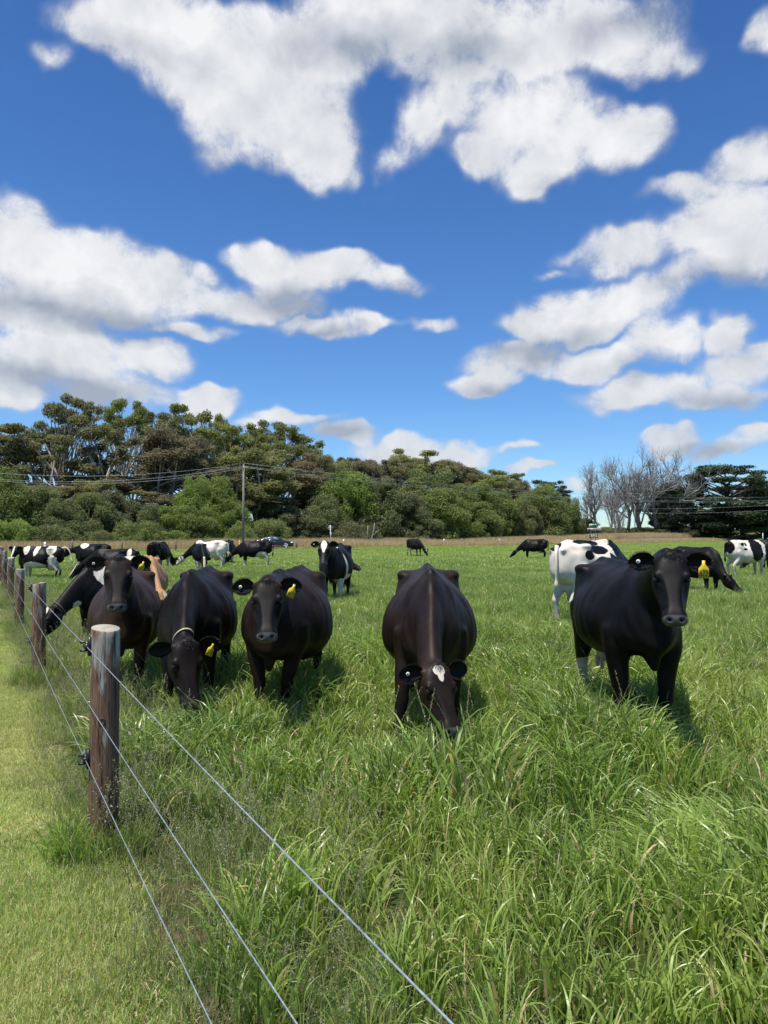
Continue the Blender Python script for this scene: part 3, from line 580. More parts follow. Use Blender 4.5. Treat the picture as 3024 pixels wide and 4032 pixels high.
# ------------------------------------------------------------------ car
def car():
    r_ = empty('sedan_car', (X_of(1078, 90.0), 90.0, float(hgt(X_of(1078, 90.), 90.)) + .06), R(7)); tag(r_, 'dark navy sedan driving right along the road with bright alloy wheels', 'car')
    M_CAR = simple('dark_blue_black_paint', (.008, .012, .018), .22, spec=.6); M_GL = simple('tinted_window_glass', (.16, .20, .22), .06, spec=.9); M_TY = simple('tyre_rubber', (.015, .015, .015), .8); M_AL = simple('silver_alloy', (.55, .56, .58), .35, metal=.6); M_LT = simple('headlamp_lens', (.75, .78, .8), .1); M_CH = simple('bright_trim', (.6, .6, .6), .2, metal=.9); M_RED = simple('red_lamp_lens', (.35, .01, .01), .2)
    L = 2.42
    # body shell: sections along x (half profile y,z)
    S = [(-L, .62, .30, .74), (-L + .10, .80, .24, .90), (-2.0, .89, .20, 1.00), (-1.45, .92, .18, 1.02), (-.6, .93, .18, .96), (.3, .93, .18, .93), (1.0, .92, .18, .92), (1.5, .91, .19, .88), (2.0, .87, .20, .78), (2.28, .78, .24, .66), (L, .58, .30, .54)]
    b = MB(); rings = []
    for x, hw, zb_, zt in S:
        rings.append([(x, hw * .86, zb_), (x, hw, zb_ + .14), (x, hw, (zb_ + zt) / 2 + .05), (x, hw * .96, zt - .09), (x, hw * .84, zt), (x, 0, zt + .03), (x, -hw * .84, zt), (x, -hw * .96, zt - .09), (x, -hw, (zb_ + zt) / 2 + .05), (x, -hw, zb_ + .14), (x, -hw * .86, zb_)])
    R_ = crom(np.array(rings), np.linspace(0, len(rings) - 1, 40)); b.rings(R_); body = b.build('body', M_CAR, r_, True)
    # cabin
    G = [(-1.62, .70, .99, 1.02), (-1.15, .68, .97, 1.24), (-.6, .64, .95, 1.40), (-.1, .63, .94, 1.44), (.35, .64, .93, 1.38), (.85, .68, .92, 1.12), (1.15, .72, .90, .93)]
    b = MB(); rr = []
    for x, hw, zb_, zt in G: rr.append([(x, .86, zb_ - .05), (x, .84, zb_), (x, hw + (.12 if zt > 1.2 else .05), zb_ + (zt - zb_) * .55), (x, hw, zt - .03), (x, hw * .7, zt), (x, 0, zt + .015), (x, -hw * .7, zt), (x, -hw, zt - .03), (x, -hw - (.12 if zt > 1.2 else .05), zb_ + (zt - zb_) * .55), (x, -.84, zb_), (x, -.86, zb_ - .05)])
    b.rings(crom(np.array(rr), np.linspace(0, 6, 30))); b.build('cabin', M_CAR, r_, True)
    def pane(name, pts, y0):
        b = MB()
        for sg in (-1, 1):
            rg = [[(x, sg * (yy + e), z) for x, z, yy in pts] for e in (.0, .012)]
            b.rings(rg if sg > 0 else [q[::-1] for q in rg])
        return b.build(name, M_GL, r_)
    pane('window', [(-.05, .99, .865), (.78, .99, .865), (.52, 1.20, .80), (.28, 1.33, .73), (-.05, 1.37, .71)], 0)
    pane('window', [(-.95, 1.01, .865), (-.12, .99, .865), (-.12, 1.37, .71), (-.55, 1.35, .72), (-.88, 1.20, .79)], 0)
    pane('quarter_window', [(-1.30, 1.04, .86), (-1.02, 1.02, .86), (-.95, 1.20, .79), (-1.12, 1.16, .80)], 0)
    b = MB(); b.rings([[(1.10, .62, .97), (1.10, -.62, .97), (.50, -.55, 1.335), (.50, .55, 1.335)], [(1.13, .62, .985), (1.13, -.62, .985), (.53, -.55, 1.35), (.53, .55, 1.35)]]); b.build('windscreen', M_GL, r_)
    b = MB(); b.rings([[(-1.55, .6, 1.06), (-1.55, -.6, 1.06), (-.85, -.52, 1.345), (-.85, .52, 1.345)], [(-1.57, .6, 1.075), (-1.57, -.6, 1.075), (-.87, -.52, 1.36), (-.87, .52, 1.36)]]); b.build('rear_window', M_GL, r_)
    for sg in (-1, 1):
        for x in (-1.42, 1.48):
            th = np.arange(28) / 28 * 2 * np.pi; b = MB()
            ring = lambda rad, y: [(x + rad * math.cos(a), sg * y, .335 + rad * math.sin(a)) for a in th]
            b.rings([ring(.20, .72), ring(.325, .72), ring(.335, .76), ring(.335, .90), ring(.32, .935), ring(.25, .938), ring(.245, .88)]); w = b.build('wheel', M_TY, r_, True)
            b = MB(); b.rings([ring(.25, .90), ring(.255, .945), ring(.235, .947), ring(.225, .91)])
            for q in range(10):
                a = q * math.pi / 5; b.box((x + .13 * math.cos(a), sg * .925, .335 + .13 * math.sin(a)), (.22, .03, .035), Matrix.Rotation(-a, 3, 'Y'))
            b.build('rim', M_AL, w)
        b = MB(); b.ellipsoid((2.13, sg * .74, .66), (.20, .10, .075), 12, 7); b.build('headlight', M_LT, r_, True)
        b = MB(); b.ellipsoid((-2.24, sg * .70, .80), (.12, .13, .07), 12, 7); b.build('tail_light', M_RED, r_, True)
        b = MB(); b.ellipsoid((.72, sg * .99, 1.0), (.07, .09, .06), 10, 6); b.build('mirror', M_CAR, r_, True)
        b = MB(); b.box((-.05, sg * .925, .30), (2.3, .03, .035)); b.build('sill_trim', M_CH, r_)
        b = MB(); b.box((-.25, sg * .872, .985), (2.0, .012, .022)); b.build('window_trim', M_CH, r_)
        for x in (-.75, .15): b = MB(); b.box((x, sg * .94, .82), (.16, .02, .025)); b.build('door_handle', M_CH, r_)
    return r_
car()
# ================================================================== near fence
m, t, o = material('weathered_pine_post')
tc_ = t.new('ShaderNodeTexCoord').outputs['Object']; sp_ = t.new('ShaderNodeSeparateXYZ', ins={0: tc_}); geo = t.new('ShaderNodeNewGeometry')
mp = t.new('ShaderNodeMapping', ins={'Vector': tc_, 'Scale': (24, 24, 1.7)}); gr = t.noise(mp.outputs[0], 1.6, 7, .68, .6)
mp2 = t.new('ShaderNodeMapping', ins={'Vector': tc_, 'Scale': (70, 70, 3.0)}); gf = t.noise(mp2.outputs[0], 2.0, 4, .7)
patch = t.noise(t.new('ShaderNodeMapping', ins={'Vector': tc_, 'Scale': (9, 9, 2.2)}).outputs[0], 1.4, 4, .6)
wood = t.mix(t.rng(gr, .35, .68), (.062, .030, .018), (.255, .140, .088))
wood = t.mix(t.rng(gf, .45, .75, 0, .6), wood, (.38, .27, .19))
grey = t.mix(t.rng(gr, .35, .65), (.22, .20, .175), (.50, .46, .40))
topk = t.rng(sp_.outputs[2], .4, 1.2, -.12, .10)
wood = t.mix(t.rng(t.math('ADD', patch, topk), .53, .63), wood, grey)
crk = t.noise(t.new('ShaderNodeMapping', ins={'Vector': tc_, 'Scale': (34, 34, .9)}).outputs[0], 1.0, 2, .4); wood = t.mix(t.rng(t.math('ABSOLUTE', t.math('SUBTRACT', crk, .5)), .0, .012, .9, 0), wood, (.012, .008, .006))
footk = t.rng(sp_.outputs[2], .0, .5, .45, 0); wood = t.mix(footk, wood, (.035, .02, .014))  # wood colour gets darker towards the foot
dist = t.math('SQRT', t.math('ADD', t.math('POWER', sp_.outputs[0], 2), t.math('POWER', sp_.outputs[1], 2)))
ringt = t.math('SINE', t.math('MULTIPLY', dist, 900))
endg = t.mix(t.rng(ringt, -1, 1, 0, .5), (.44, .39, .30), (.33, .27, .20)); endg = t.mix(t.rng(t.noise(tc_, 18, 5), .45, .75, 0, .7), endg, (.30, .27, .22))
nz = t.new('ShaderNodeSeparateXYZ', ins={0: geo.outputs['True Normal']}); wood = t.mix(t.rng(nz.outputs[2], .7, .9), wood, endg)
p = t.new('ShaderNodeBsdfPrincipled', ins={'Base Color': wood, 'Roughness': .8, 'Specular IOR Level': .25})
bp = t.new('ShaderNodeBump', ins={'Strength': .9, 'Distance': .006, 'Height': t.math('ADD', gr, t.math('MULTIPLY', gf, .4))}); t.l.new(bp.outputs[0], p.inputs['Normal']); t.l.new(p.outputs[0], o.inputs[0]); M_POST = m
M_INS = simple('black_insulator_plastic', (.012, .013, .014), .35)
M_FW = simple('galvanised_fence_wire', (.27, .31, .34), .5, metal=.3, noise=.3, nscale=60)
M_STAPLE = simple('bright_staple_steel', (.7, .7, .68), .3, metal=.9)
W0 = np.array([.960, -.445])                                   # the post beside the viewer
def fpos(u, n=0.0):
    if u < 0: q = np.array([FX0, FY0]) + (W0 - np.array([FX0, FY0])) * (-u / 5.1) + FN * n
    else: q = np.array([FX0, FY0]) + FD * u + FN * n
    return float(q[0]), float(q[1])
PW = [1.10, .79, .50]
WOFF = -.096
def fence_post(u, top, rad, label, knot=False, tiltx=0, seed=0):
    x, y = fpos(u); z0 = float(hgt(x, y)); r_ = empty('fence_post', (x, y, z0)); r_.rotation_euler = (tiltx, tiltx * .5, seed * 1.3); tag(r_, label, 'fence post', 'round timber posts of the near fence')
    ang = seed * 1.3; rs2 = np.random.RandomState(seed); n = 40; th = np.arange(n) / n * 2 * np.pi; b = MB(); rr = []
    ph = rs2.uniform(0, 6.28, 4)
    for k, z in enumerate(np.concatenate([np.linspace(-.25, top - .006, 34), [top, top]])):
        rad_ = rad * (1 + .015 * np.sin(th * 2 + ph[0]) + .012 * np.sin(th * 5 + ph[1] + z * 1.5) + .006 * np.sin(th * 13 + z * 7)) * (1.02 - .03 * z)
        if k == 34: rad_ = rad_ * .965
        if k == 35: rad_ = rad_ * .2
        tilt = .012 * np.cos(th - 1) * (1 if z > top - .02 else 0)
        rr.append(np.column_stack([rad_ * np.cos(th), rad_ * np.sin(th), np.full(n, z) + tilt]))
    b.rings(rr); b.build('timber', M_POST, r_, False)
    if knot:
        b = MB(); a = R(-80) - ang; c_ = (rad * .99 * math.cos(a), rad * .99 * math.sin(a), .70); th2 = np.arange(18) / 18 * 2 * np.pi
        tx, ty = -math.sin(a), math.cos(a); ring = lambda q, e: [(c_[0] + q * math.cos(w) * tx + e * math.cos(a), c_[1] + q * math.cos(w) * ty + e * math.sin(a), c_[2] + q * 1.1 * math.sin(w)) for w in th2]
        b.rings([ring(.020, -.01), ring(.019, .0015), ring(.013, .002), ring(.012, -.003), ring(.004, -.003)]); b.build('knot', simple('dark_red_knot', (.055, .02, .012), .7, noise=.3, nscale=80), r_)
    # insulators point to the lawn side
    nx, ny = -FN[0], -FN[1]; ca, sa = math.cos(-ang), math.sin(-ang); lx, ly = nx * ca - ny * sa, nx * sa + ny * ca; fx, fy = FD[0] * ca - FD[1] * sa, FD[0] * sa + FD[1] * ca
    MR = Matrix(((lx, fx, 0), (ly, fy, 0), (0, 0, 1)))
    for h in (PW[0], PW[2]):
        b = MB(); P = lambda a_, b_, c_: tuple(np.array(MR @ Vector((a_, b_, 0))) + np.array((0, 0, h + c_ - z0)))
        b.box(P(rad + .006, 0, 0), (.016, .04, .10), MR); b.box(P(rad + .018, 0, .0), (.02, .022, .05), MR)
        th3 = np.arange(14) / 14 * 2 * np.pi
        for f_ in (-.024, .0, .024):
            b.rings([[P(-WOFF + (.015 if abs(f_) > .01 else .010) * math.cos(w), f_ + e, (.015 if abs(f_) > .01 else .010) * math.sin(w)) for w in th3] for e in (-.009, .009)])
        b.box(P(rad + .03, 0, .022), (.05, .014, .010), MR); b.box(P(rad + .03, 0, -.022), (.05, .014, .010), MR)
        ins = b.build('insulator', M_INS, r_)
        b = MB(); q = P(rad + .012, 0, -.036); b.tube([np.array(q), np.array(q) + np.array(MR @ Vector((.022, 0, -.002)))], [.0028, .0028], 6); b.build('nail', M_STAPLE, ins)
    b = MB(); q = [tuple(np.array(MR @ Vector((a_, b_, 0))) + np.array((0, 0, PW[1] - z0 + c_))) for a_, b_, c_ in ((rad - .004, -.006, .012), (rad + .008, -.006, .012), (rad + .010, 0, 0), (rad + .008, .006, -.012), (rad - .004, .006, -.012))]
    b.tube(q, [.0022] * 5, 6); b.build('staple', M_STAPLE, r_)
    return r_
PL = ['nearest, thick brown', 'second nearest', 'third nearest, greyest', 'fourth nearest, red brown', 'fifth nearest', 'sixth nearest', 'seventh nearest', 'farthest visible']
for k, u in enumerate((0, 5.08, 10.09, 14.9, 20.1, 25.1, 30.2, 35.2)):
    fence_post(u, (1.19, 1.157, 1.124, 1.17, 1.19, 1.22, 1.2, 1.2)[k], .0745 if k else .075, f'{PL[k]} round timber post of the wire fence along the lawn', k == 0, (0, .01, -.01, .02, 0, .015, -.01, 0)[k], k * 3 + 1)
# off-frame post towards the viewer carries the wires on
fence_post(-5.1, 1.17, .075, 'round timber post beside the viewer, outside the frame', False, 0, 5)
for k, h in enumerate(PW):
    pts = []
    woff = WOFF if k != 1 else -.082
    for u in np.concatenate([np.linspace(-5.1, 5.08, 40), np.linspace(5.6, 35.2, 60)]):
        x, y = fpos(u, woff); f = (u % 5.05) / 5.05; pts.append((x, y, h + (.0 if k == 0 else 0) - .012 * 4 * f * (1 - f) + float(hgt(*fpos(u))) * .0))
    w = Tube('fence_wire', pts, .0019, M_FW, None, 6); tag(w, ('top', 'middle', 'bottom')[k] + ' wire of the fence between the lawn and the pasture', 'fence wire', 'three wires of the near fence')
# ================================================================== cattle
def profile_loft(st, nx, nr, wscale=1.0):
    """st: list of (x, [(y,z)...top to bottom]); returns closed rings (nx, 2*nr-2, 3) in (x,y,z)"""
    X = np.array([s[0] for s in st]); H = np.array([s[1] for s in st], float)          # k, p, 2
    t = np.linspace(0, len(st) - 1, nx)
    Hx = crom(H, t); xs = crom(X[:, None], t)[:, 0]
    tt = np.linspace(0, H.shape[1] - 1, nr)
    Hr = crom(Hx.transpose(1, 0, 2), tt).transpose(1, 0, 2)                              # nx, nr, 2
    Hr[..., 0] = np.maximum(Hr[..., 0], 0) * wscale; Hr[:, 0, 0] = 0; Hr[:, -1, 0] = 0
    out = []
    for k in range(nx):
        h = Hr[k]; L = np.stack([np.full(nr, xs[k]), h[:, 0], h[:, 1]], 1); M = L[1:-1][::-1].copy(); M[:, 1] *= -1
        out.append(np.concatenate([L, M]))
    return np.array(out)
TRUNK = [(-.90, [(0, 1.18), (.03, 1.17), (.06, 1.13), (.08, 1.06), (.08, .98), (.06, .92), (.03, .89), (0, .88)]),
 (-.85, [(0, 1.31), (.04, 1.30), (.10, 1.25), (.15, 1.12), (.155, .99), (.13, .88), (.07, .81), (0, .80)]),
 (-.76, [(0, 1.375), (.055, 1.365), (.15, 1.31), (.21, 1.16), (.215, 1.0), (.19, .86), (.10, .77), (0, .76)]),
 (-.60, [(0, 1.395), (.06, 1.375), (.165, 1.315), (.235, 1.18), (.245, 1.0), (.22, .84), (.12, .73), (0, .71)]),
 (-.42, [(0, 1.395), (.07, 1.375), (.225, 1.345), (.29, 1.23), (.29, 1.03), (.26, .84), (.15, .68), (0, .66)]),
 (-.22, [(0, 1.39), (.07, 1.365), (.18, 1.30), (.30, 1.16), (.355, .96), (.33, .76), (.19, .61), (0, .58)]),
 (.05, [(0, 1.38), (.06, 1.355), (.185, 1.28), (.33, 1.11), (.395, .91), (.36, .71), (.21, .565), (0, .54)]),
 (.28, [(0, 1.385), (.055, 1.36), (.165, 1.27), (.295, 1.09), (.355, .90), (.325, .72), (.18, .59), (0, .565)]),
 (.50, [(0, 1.40), (.045, 1.37), (.12, 1.275), (.215, 1.09), (.265, .90), (.25, .75), (.15, .62), (0, .60)]),
 (.66, [(0, 1.35), (.045, 1.32), (.105, 1.22), (.175, 1.06), (.215, .90), (.205, .76), (.12, .64), (0, .615)]),
 (.78, [(0, 1.24), (.04, 1.22), (.08, 1.13), (.125, 1.0), (.15, .87), (.14, .76), (.085, .665), (0, .64)]),
 (.86, [(0, 1.06), (.03, 1.05), (.05, 1.0), (.075, .92), (.085, .84), (.08, .77), (.05, .71), (0, .69)])]
HEADP = [(-.06, [(0, .02), (.03, .015), (.05, -.01), (.055, -.05), (.05, -.09), (.02, -.11), (0, -.11)]),
 (-.03, [(0, .062), (.042, .056), (.07, .025), (.080, -.04), (.070, -.11), (.035, -.145), (0, -.15)]),
 (.03, [(0, .082), (.052, .076), (.090, .045), (.102, -.03), (.094, -.13), (.045, -.185), (0, -.19)]),
 (.10, [(0, .078), (.062, .073), (.104, .042), (.114, -.03), (.106, -.14), (.052, -.20), (0, -.205)]),
 (.18, [(0, .067), (.060, .063), (.104, .034), (.116, -.03), (.110, -.13), (.052, -.19), (0, -.195)]),
 (.26, [(0, .060), (.048, .057), (.074, .026), (.102, -.035), (.100, -.11), (.048, -.160), (0, -.165)]),
 (.34, [(0, .054), (.040, .051), (.060, .020), (.086, -.030), (.084, -.09), (.040, -.128), (0, -.132)]),
 (.42, [(0, .050), (.038, .047), (.058, .020), (.076, -.025), (.072, -.074), (.036, -.102), (0, -.105)]),
 (.48, [(0, .050), (.044, .047), (.070, .018), (.080, -.03), (.066, -.070), (.036, -.090), (0, -.093)]),
 (.525, [(0, .042), (.044, .040), (.070, .014), (.077, -.03), (.062, -.064), (.032, -.080), (0, -.082)]),
 (.556, [(0, .018), (.028, .016), (.050, .000), (.056, -.026), (.044, -.048), (.020, -.058), (0, -.060)])]
def nrm(v): v = np.asarray(v, float); return v / (np.linalg.norm(v) + 1e-9)
def smooth_mesh(V, F, iters, lam=.5):
    """iters: per-vertex number of Laplacian passes"""
    E = np.concatenate([F[:, [0, 1]], F[:, [1, 2]], F[:, [2, 3]], F[:, [3, 0]]])
    i = np.concatenate([E[:, 0], E[:, 1]]); j = np.concatenate([E[:, 1], E[:, 0]]); n = len(V)
    deg = np.bincount(i, minlength=n)[:, None] + 1e-9
    for k in range(int(iters.max())):
        A = np.stack([np.bincount(i, V[j, c], n) for c in range(3)], 1) / deg
        w = np.clip(iters - k, 0, 1)[:, None] * lam
        V = V + w * (A - V)
    return V
def vnormals(V, F):
    N = np.cross(V[F[:, 2]] - V[F[:, 0]], V[F[:, 3]] - V[F[:, 1]]); out = np.zeros_like(V)
    for c in range(3):
        for k in range(4): out[:, c] += np.bincount(F[:, k], N[:, c], len(V))
    return out / (np.linalg.norm(out, axis=1)[:, None] + 1e-12)

# ---- coat
def coat_material():
    m, t, o = material('short_cattle_coat')
    at = t.new('ShaderNodeVertexColor', layer_name='coat'); s = t.new('ShaderNodeSeparateColor', ins={0: at.outputs[0]})
    tc_ = t.new('ShaderNodeTexCoord').outputs['Object']
    n1 = t.noise(tc_, 7, 6, .65); n2 = t.noise(tc_, 60, 3, .6)
    edge = t.math('ADD', s.outputs[0], t.math('ADD', t.math('MULTIPLY_ADD', n1, .46, -.23), t.math('MULTIPLY_ADD', n2, .07, -.035)))
    white = t.rng(edge, .485, .515, 0, 1)
    # fine streaks of hair
    mp = t.new('ShaderNodeMapping', ins={'Vector': tc_, 'Scale': (60, 160, 42)})
    hair = t.noise(mp.outputs[0], 3.0, 3, .7)
    dust = t.noise(tc_, 4.5, 4, .6)
    obj = t.new('ShaderNodeObjectInfo')
    blk = t.mix(t.rng(dust, .4, .8), (.0032, .0030, .0032), (.0115, .0092, .0080))
    brn = t.mix(t.rng(dust, .35, .75), (.026, .0128, .0068), (.056, .0300, .0165))
    base = t.mix(s.outputs[1], blk, brn)
    tan = t.mix(t.rng(dust, .3, .8), (.33, .17, .075), (.42, .24, .12))
    base = t.mix(t.rng(at.outputs[1], 1.5, 2.5), base, tan)
    whc = t.mix(t.rng(t.noise(tc_, 5, 5, .65), .42, .8), (.72, .66, .56), (.50, .42, .31))
    base = t.mix(white, base, whc)
    spz = t.new('ShaderNodeSeparateXYZ', ins={0: tc_}); dirt = t.math('MULTIPLY', t.rng(spz.outputs[2], .25, .75, .8, 0), t.rng(n1, .35, .6)); whc = t.mix(dirt, whc, (.23, .18, .11))
    base = t.mix(white, base, whc)
    pink = t.rng(at.outputs[1], -.9, -.1, 1, 0)
    base = t.mix(pink, base, (.52, .33, .25))
    base = t.mix(t.rng(s.outputs[2], .1, .9), base, (.075, .068, .070)); base = t.mix(t.rng(s.outputs[2], 1.2, 1.9), base, (.004, .003, .003))  # muzzle skin, then nostril hollow shade painted into the base colour
    hk = t.rng(hair, .25, .75, .72, 1.28); bs = t.vmath('SCALE', base); t.l.new(hk, bs.node.inputs['Scale'])
    specv = t.mix(t.rng(s.outputs[2], .1, .9), .145, .6, 'FLOAT'); specv = t.mix(t.rng(s.outputs[2], 1.1, 1.7), specv, 0.0, 'FLOAT'); rough = t.mix(t.rng(s.outputs[2], .1, .9), t.rng(hair, .3, .7, .43, .58), .26, 'FLOAT')
    p = t.new('ShaderNodeBsdfPrincipled', ins={'Base Color': bs, 'Roughness': rough, 'Specular IOR Level': .17, 'Sheen Weight': .0, 'Sheen Roughness': .45})
    t.l.new(specv, p.inputs['Specular IOR Level'])
    bmp = t.new('ShaderNodeBump', ins={'Strength': .14, 'Distance': .003, 'Height': t.math('ADD', hair, t.math('MULTIPLY', n2, .5))})
    t.l.new(bmp.outputs[0], p.inputs['Normal']); t.l.new(p.outputs[0], o.inputs[0]); return m
M_COAT = coat_material()
M_EYE = simple('wet_dark_eye', (.006, .004, .003), .05, spec=.8)
M_TAG = simple('yellow_tag_plastic', (.72, .52, .03), .4, noise=.12, nscale=60)
M_TAGW = simple('white_tag_plastic', (.75, .74, .68), .4)
M_INK = simple('black_ink', (.01, .01, .01), .6)
M_STRAP = simple('pale_collar_webbing', (.40, .35, .23), .7, noise=.3, nscale=90)
M_STRAPD = simple('olive_collar_webbing', (.10, .095, .045), .75, noise=.3, nscale=90)
M_STRAPB = simple('blue_collar_webbing', (.03, .13, .42), .6, noise=.2, nscale=90)
M_STRAPK = simple('brown_collar_webbing', (.08, .06, .045), .75, noise=.3, nscale=90)
M_DEV = simple('grey_transponder_plastic', (.10, .125, .14), .4, noise=.2, nscale=50)
M_FUR = simple('black_tuft_hair', (.012, .011, .011), .6)
M_FURB = simple('brown_tuft_hair', (.035, .018, .012), .6)

def cow(px, Y, face, sc=1.0, poll=(1.10, 0, 1.50), nose=(.55, 0, -.83), roll=0.0, vox=.010, wide=1.0, coat=(), inv=False,
        brown=0.0, blackhead=0.0, tan=False, label='', group='dairy cows in the pasture', ears=(0, 0), tags=(), collar=None, device=None,
        legs=None, tuft=0, tail=None, deep=0.0, udder=1.0, headsc=1.0, wcol=None, lift=1.0, name='dairy_cow', sink=0.0, X=None):
    """px, Y: column and distance of the trunk's middle ; face: heading in degrees, 0 = to the right, -90 = towards the viewer"""
    root = empty(name, (X_of(px, Y) if X is None else X, Y, -sink), R(face), sc)
    tag(root, label, 'cow', group)
    b = MB()
    T = profile_loft(TRUNK, 60, 20)
    # deeper / wider barrel
    T[..., 2] = 1.40 - (1.40 - T[..., 2]) * lift
    xk = np.exp(-((T[..., 0] - .0) / .42) ** 2)
    T[..., 1] *= 1 + (wide - 1) * (.35 + .65 * xk)
    T[..., 2] -= deep * xk * np.clip((1.0 - T[..., 2]) / .4, 0, 1)
    b.rings(T)
    # bones and muscles under the hide
    for s in (-1, 1):
        b.ellipsoid((-.42, s * .228, 1.320), (.13, .08, .05))                      # hook bone
        b.ellipsoid((-.84, s * .115, 1.26), (.06, .05, .05))                          # pin bone
        b.ellipsoid((.46, s * .128, 1.06), (.17, .09, .25), rot=Euler((0, R(-14), 0)).to_matrix())   # shoulder blade
        b.ellipsoid((.60, s * .165, .90), (.11, .08, .13))                           # point of the shoulder
        b.ellipsoid((-.58, s * .16, .98), (.22, .115, .27))                           # thigh
    b.tube([(-.80, 0, 1.35), (-.62, 0, 1.40), (-.3, 0, 1.40), (.1, 0, 1.39), (.4, 0, 1.405), (.56, 0, 1.39)], [.025, .035, .03, .028, .035, .04], 8)
    # legs
    LG = dict(fl=(0, 0), fr=(0, 0), hl=(0, 0), hr=(0, 0))
    if legs: LG.update(legs)
    for nm, s in (('fl', 1), ('fr', -1)):
        dx, dy = LG[nm]
        P = [(.47, s * .18, .92), (.49, s * .195, .76), (.49 + dx * .25, s * .19 + dy * .2, .64), (.50 + dx * .6, s * .175 + dy * .6, .43), (.50 + dx * .62, s * .17 + dy * .65, .37), (.50 + dx * .85, s * .17 + dy * .85, .22), (.50 + dx * .95, s * .17 + dy * .95, .13), (.53 + dx, s * .17 + dy, .05), (.545 + dx, s * .17 + dy, -.01)]
        b.tube(P, [.13, .115, .086, .058, .060, .038, .048, .054, .062], 12)
    for nm, s in (('hl', 1), ('hr', -1)):
        dx, dy = LG[nm]
        P = [(-.55, s * .16, 1.02), (-.50, s * .175, .84), (-.52 + dx * .2, s * .185 + dy * .2, .70), (-.66 + dx * .5, s * .175 + dy * .5, .53), (-.70 + dx * .6, s * .17 + dy * .6, .46), (-.67 + dx * .85, s * .165 + dy * .85, .25), (-.65 + dx * .95, s * .165 + dy * .95, .13), (-.60 + dx, s * .165 + dy, .05), (-.585 + dx, s * .165 + dy, -.01)]
        b.tube(P, [.16, .135, .105, .062, .055, .038, .048, .052, .062], 12)
    if udder > 0:
        b.ellipsoid((-.40, 0, .62), (.20 * udder, .15 * udder, .15 * udder))
        for sx_ in (-.48, -.33):
            for s in (-1, 1): b.tube([(sx_, s * .08, .55), (sx_, s * .085, .44)], [.024, .016], 8)
    # ---- head frame
    if nose[0] == 'w':                                            # ('w', world azimuth, degrees below the horizontal)
        a_ = R(nose[1] - face); nose = (math.cos(a_) * math.cos(R(nose[2])), math.sin(a_) * math.cos(R(nose[2])), -math.sin(R(nose[2])))
    hx = nrm(nose); poll = np.array(poll, float)
    ly = np.cross((0, 0, 1), hx); ly = nrm(ly) if np.linalg.norm(ly) > .05 else np.array((0, 1., 0))
    if ly[1] < -.2 and abs(hx[0]) < .9 and hx[0] < 0: pass
    hz = np.cross(hx, ly)
    cr, sr = math.cos(R(roll)), math.sin(R(roll))
    hy = cr * ly + sr * hz; hz = np.cross(hx, hy)
    H = np.stack([hx, hy, hz], 1)                                                     # columns
    hs_ = headsc
    toH = lambda P: (np.asarray(P, float) * hs_) @ H.T + poll
    Hd = profile_loft(HEADP, 40, 14, 1.17); b.rings(toH(Hd))
    for s in (-1, 1):
        b.ellipsoid(toH((.165, s * .104, .036)), (.048 * hs_, .030 * hs_, .028 * hs_), rot=Matrix(H.tolist()))   # brow
        b.ellipsoid(toH((.20, s * .105, -.06)), (.085 * hs_, .022 * hs_, .045 * hs_), rot=Matrix(H.tolist()))    # cheek
        b.ellipsoid(toH((.02, s * .105, .015)), (.035 * hs_, .035 * hs_, .03 * hs_), rot=Matrix(H.tolist()))     # ear root
    b.ellipsoid(toH((-.005, 0, .06)), (.045 * hs_, .06 * hs_, .04 * hs_), rot=Matrix(H.tolist()))                # poll
    # ---- neck
    N0 = np.array((.40, 0, 1.12)); N3 = toH((-.0, 0, -.055))
    d = N3 - N0; dist = np.linalg.norm(d)
    N1 = N0 + np.array((.9, 0, .10 if N3[2] > 1 else -.12)) * dist * .38 + np.array((0, d[1] * .12, 0))
    back = nrm(-.45 * hx * (1 if hx @ nrm(d) > 0 else .0) - nrm(d) * .9 + (0.25 * hz * -1 if N3[2] > 1 else 0 * hz))
    N2 = N3 + back * dist * .33
    rings = []; nk = 16; th = np.arange(28) / 28 * 2 * np.pi
    for k in range(nk):
        u = k / (nk - 1)
        P = (1 - u) ** 3 * N0 + 3 * (1 - u) ** 2 * u * N1 + 3 * (1 - u) * u * u * N2 + u ** 3 * N3
        D = nrm(3 * (1 - u) ** 2 * (N1 - N0) + 6 * (1 - u) * u * (N2 - N1) + 3 * u * u * (N3 - N2))
        lat = nrm((1 - u) * np.array((0, 1., 0)) + u * hy); upv = nrm(np.cross(D, lat)); lat = np.cross(upv, D)
        hh = crom(np.array([[.31], [.245], [.185], [.145], [.118]]), [u * 4])[0, 0]; ww = crom(np.array([[.19], [.135], [.105], [.098], [.088]]), [u * 4])[0, 0]
        c_, s_ = np.cos(th), np.sin(th)
        wv_ = ww * (1 - .32 * np.clip(s_, 0, 1) ** 1.5)                                  # crest narrower than the throat
        ring = P + hh * s_[:, None] * upv + (wv_ * c_)[:, None] * lat
        low = np.clip(-s_, 0, 1) ** 4
        ring = ring - (low * .05 * math.sin(math.pi * min(u * 1.2, 1)))[:, None] * upv      # dewlap
        rings.append(ring)
    b.rings(rings)
    zl = 1.4 - (1.4 - .66) * lift; b.ellipsoid((.70, 0, zl), (.12, .06, .12)); b.ellipsoid((.74, 0, zl - .075), (.07, .04, .07))                                       # brisket
    # ---- one skin over all of it
    me = b.mesh('tmp'); ob = bpy.data.objects.new('tmp', me); COL.objects.link(ob)
    md = ob.modifiers.new('r', 'REMESH'); md.mode = 'VOXEL'; md.voxel_size = vox / sc; md.adaptivity = 0
    dg = bpy.context.evaluated_depsgraph_get(); ev = ob.evaluated_get(dg); em = ev.to_mesh()
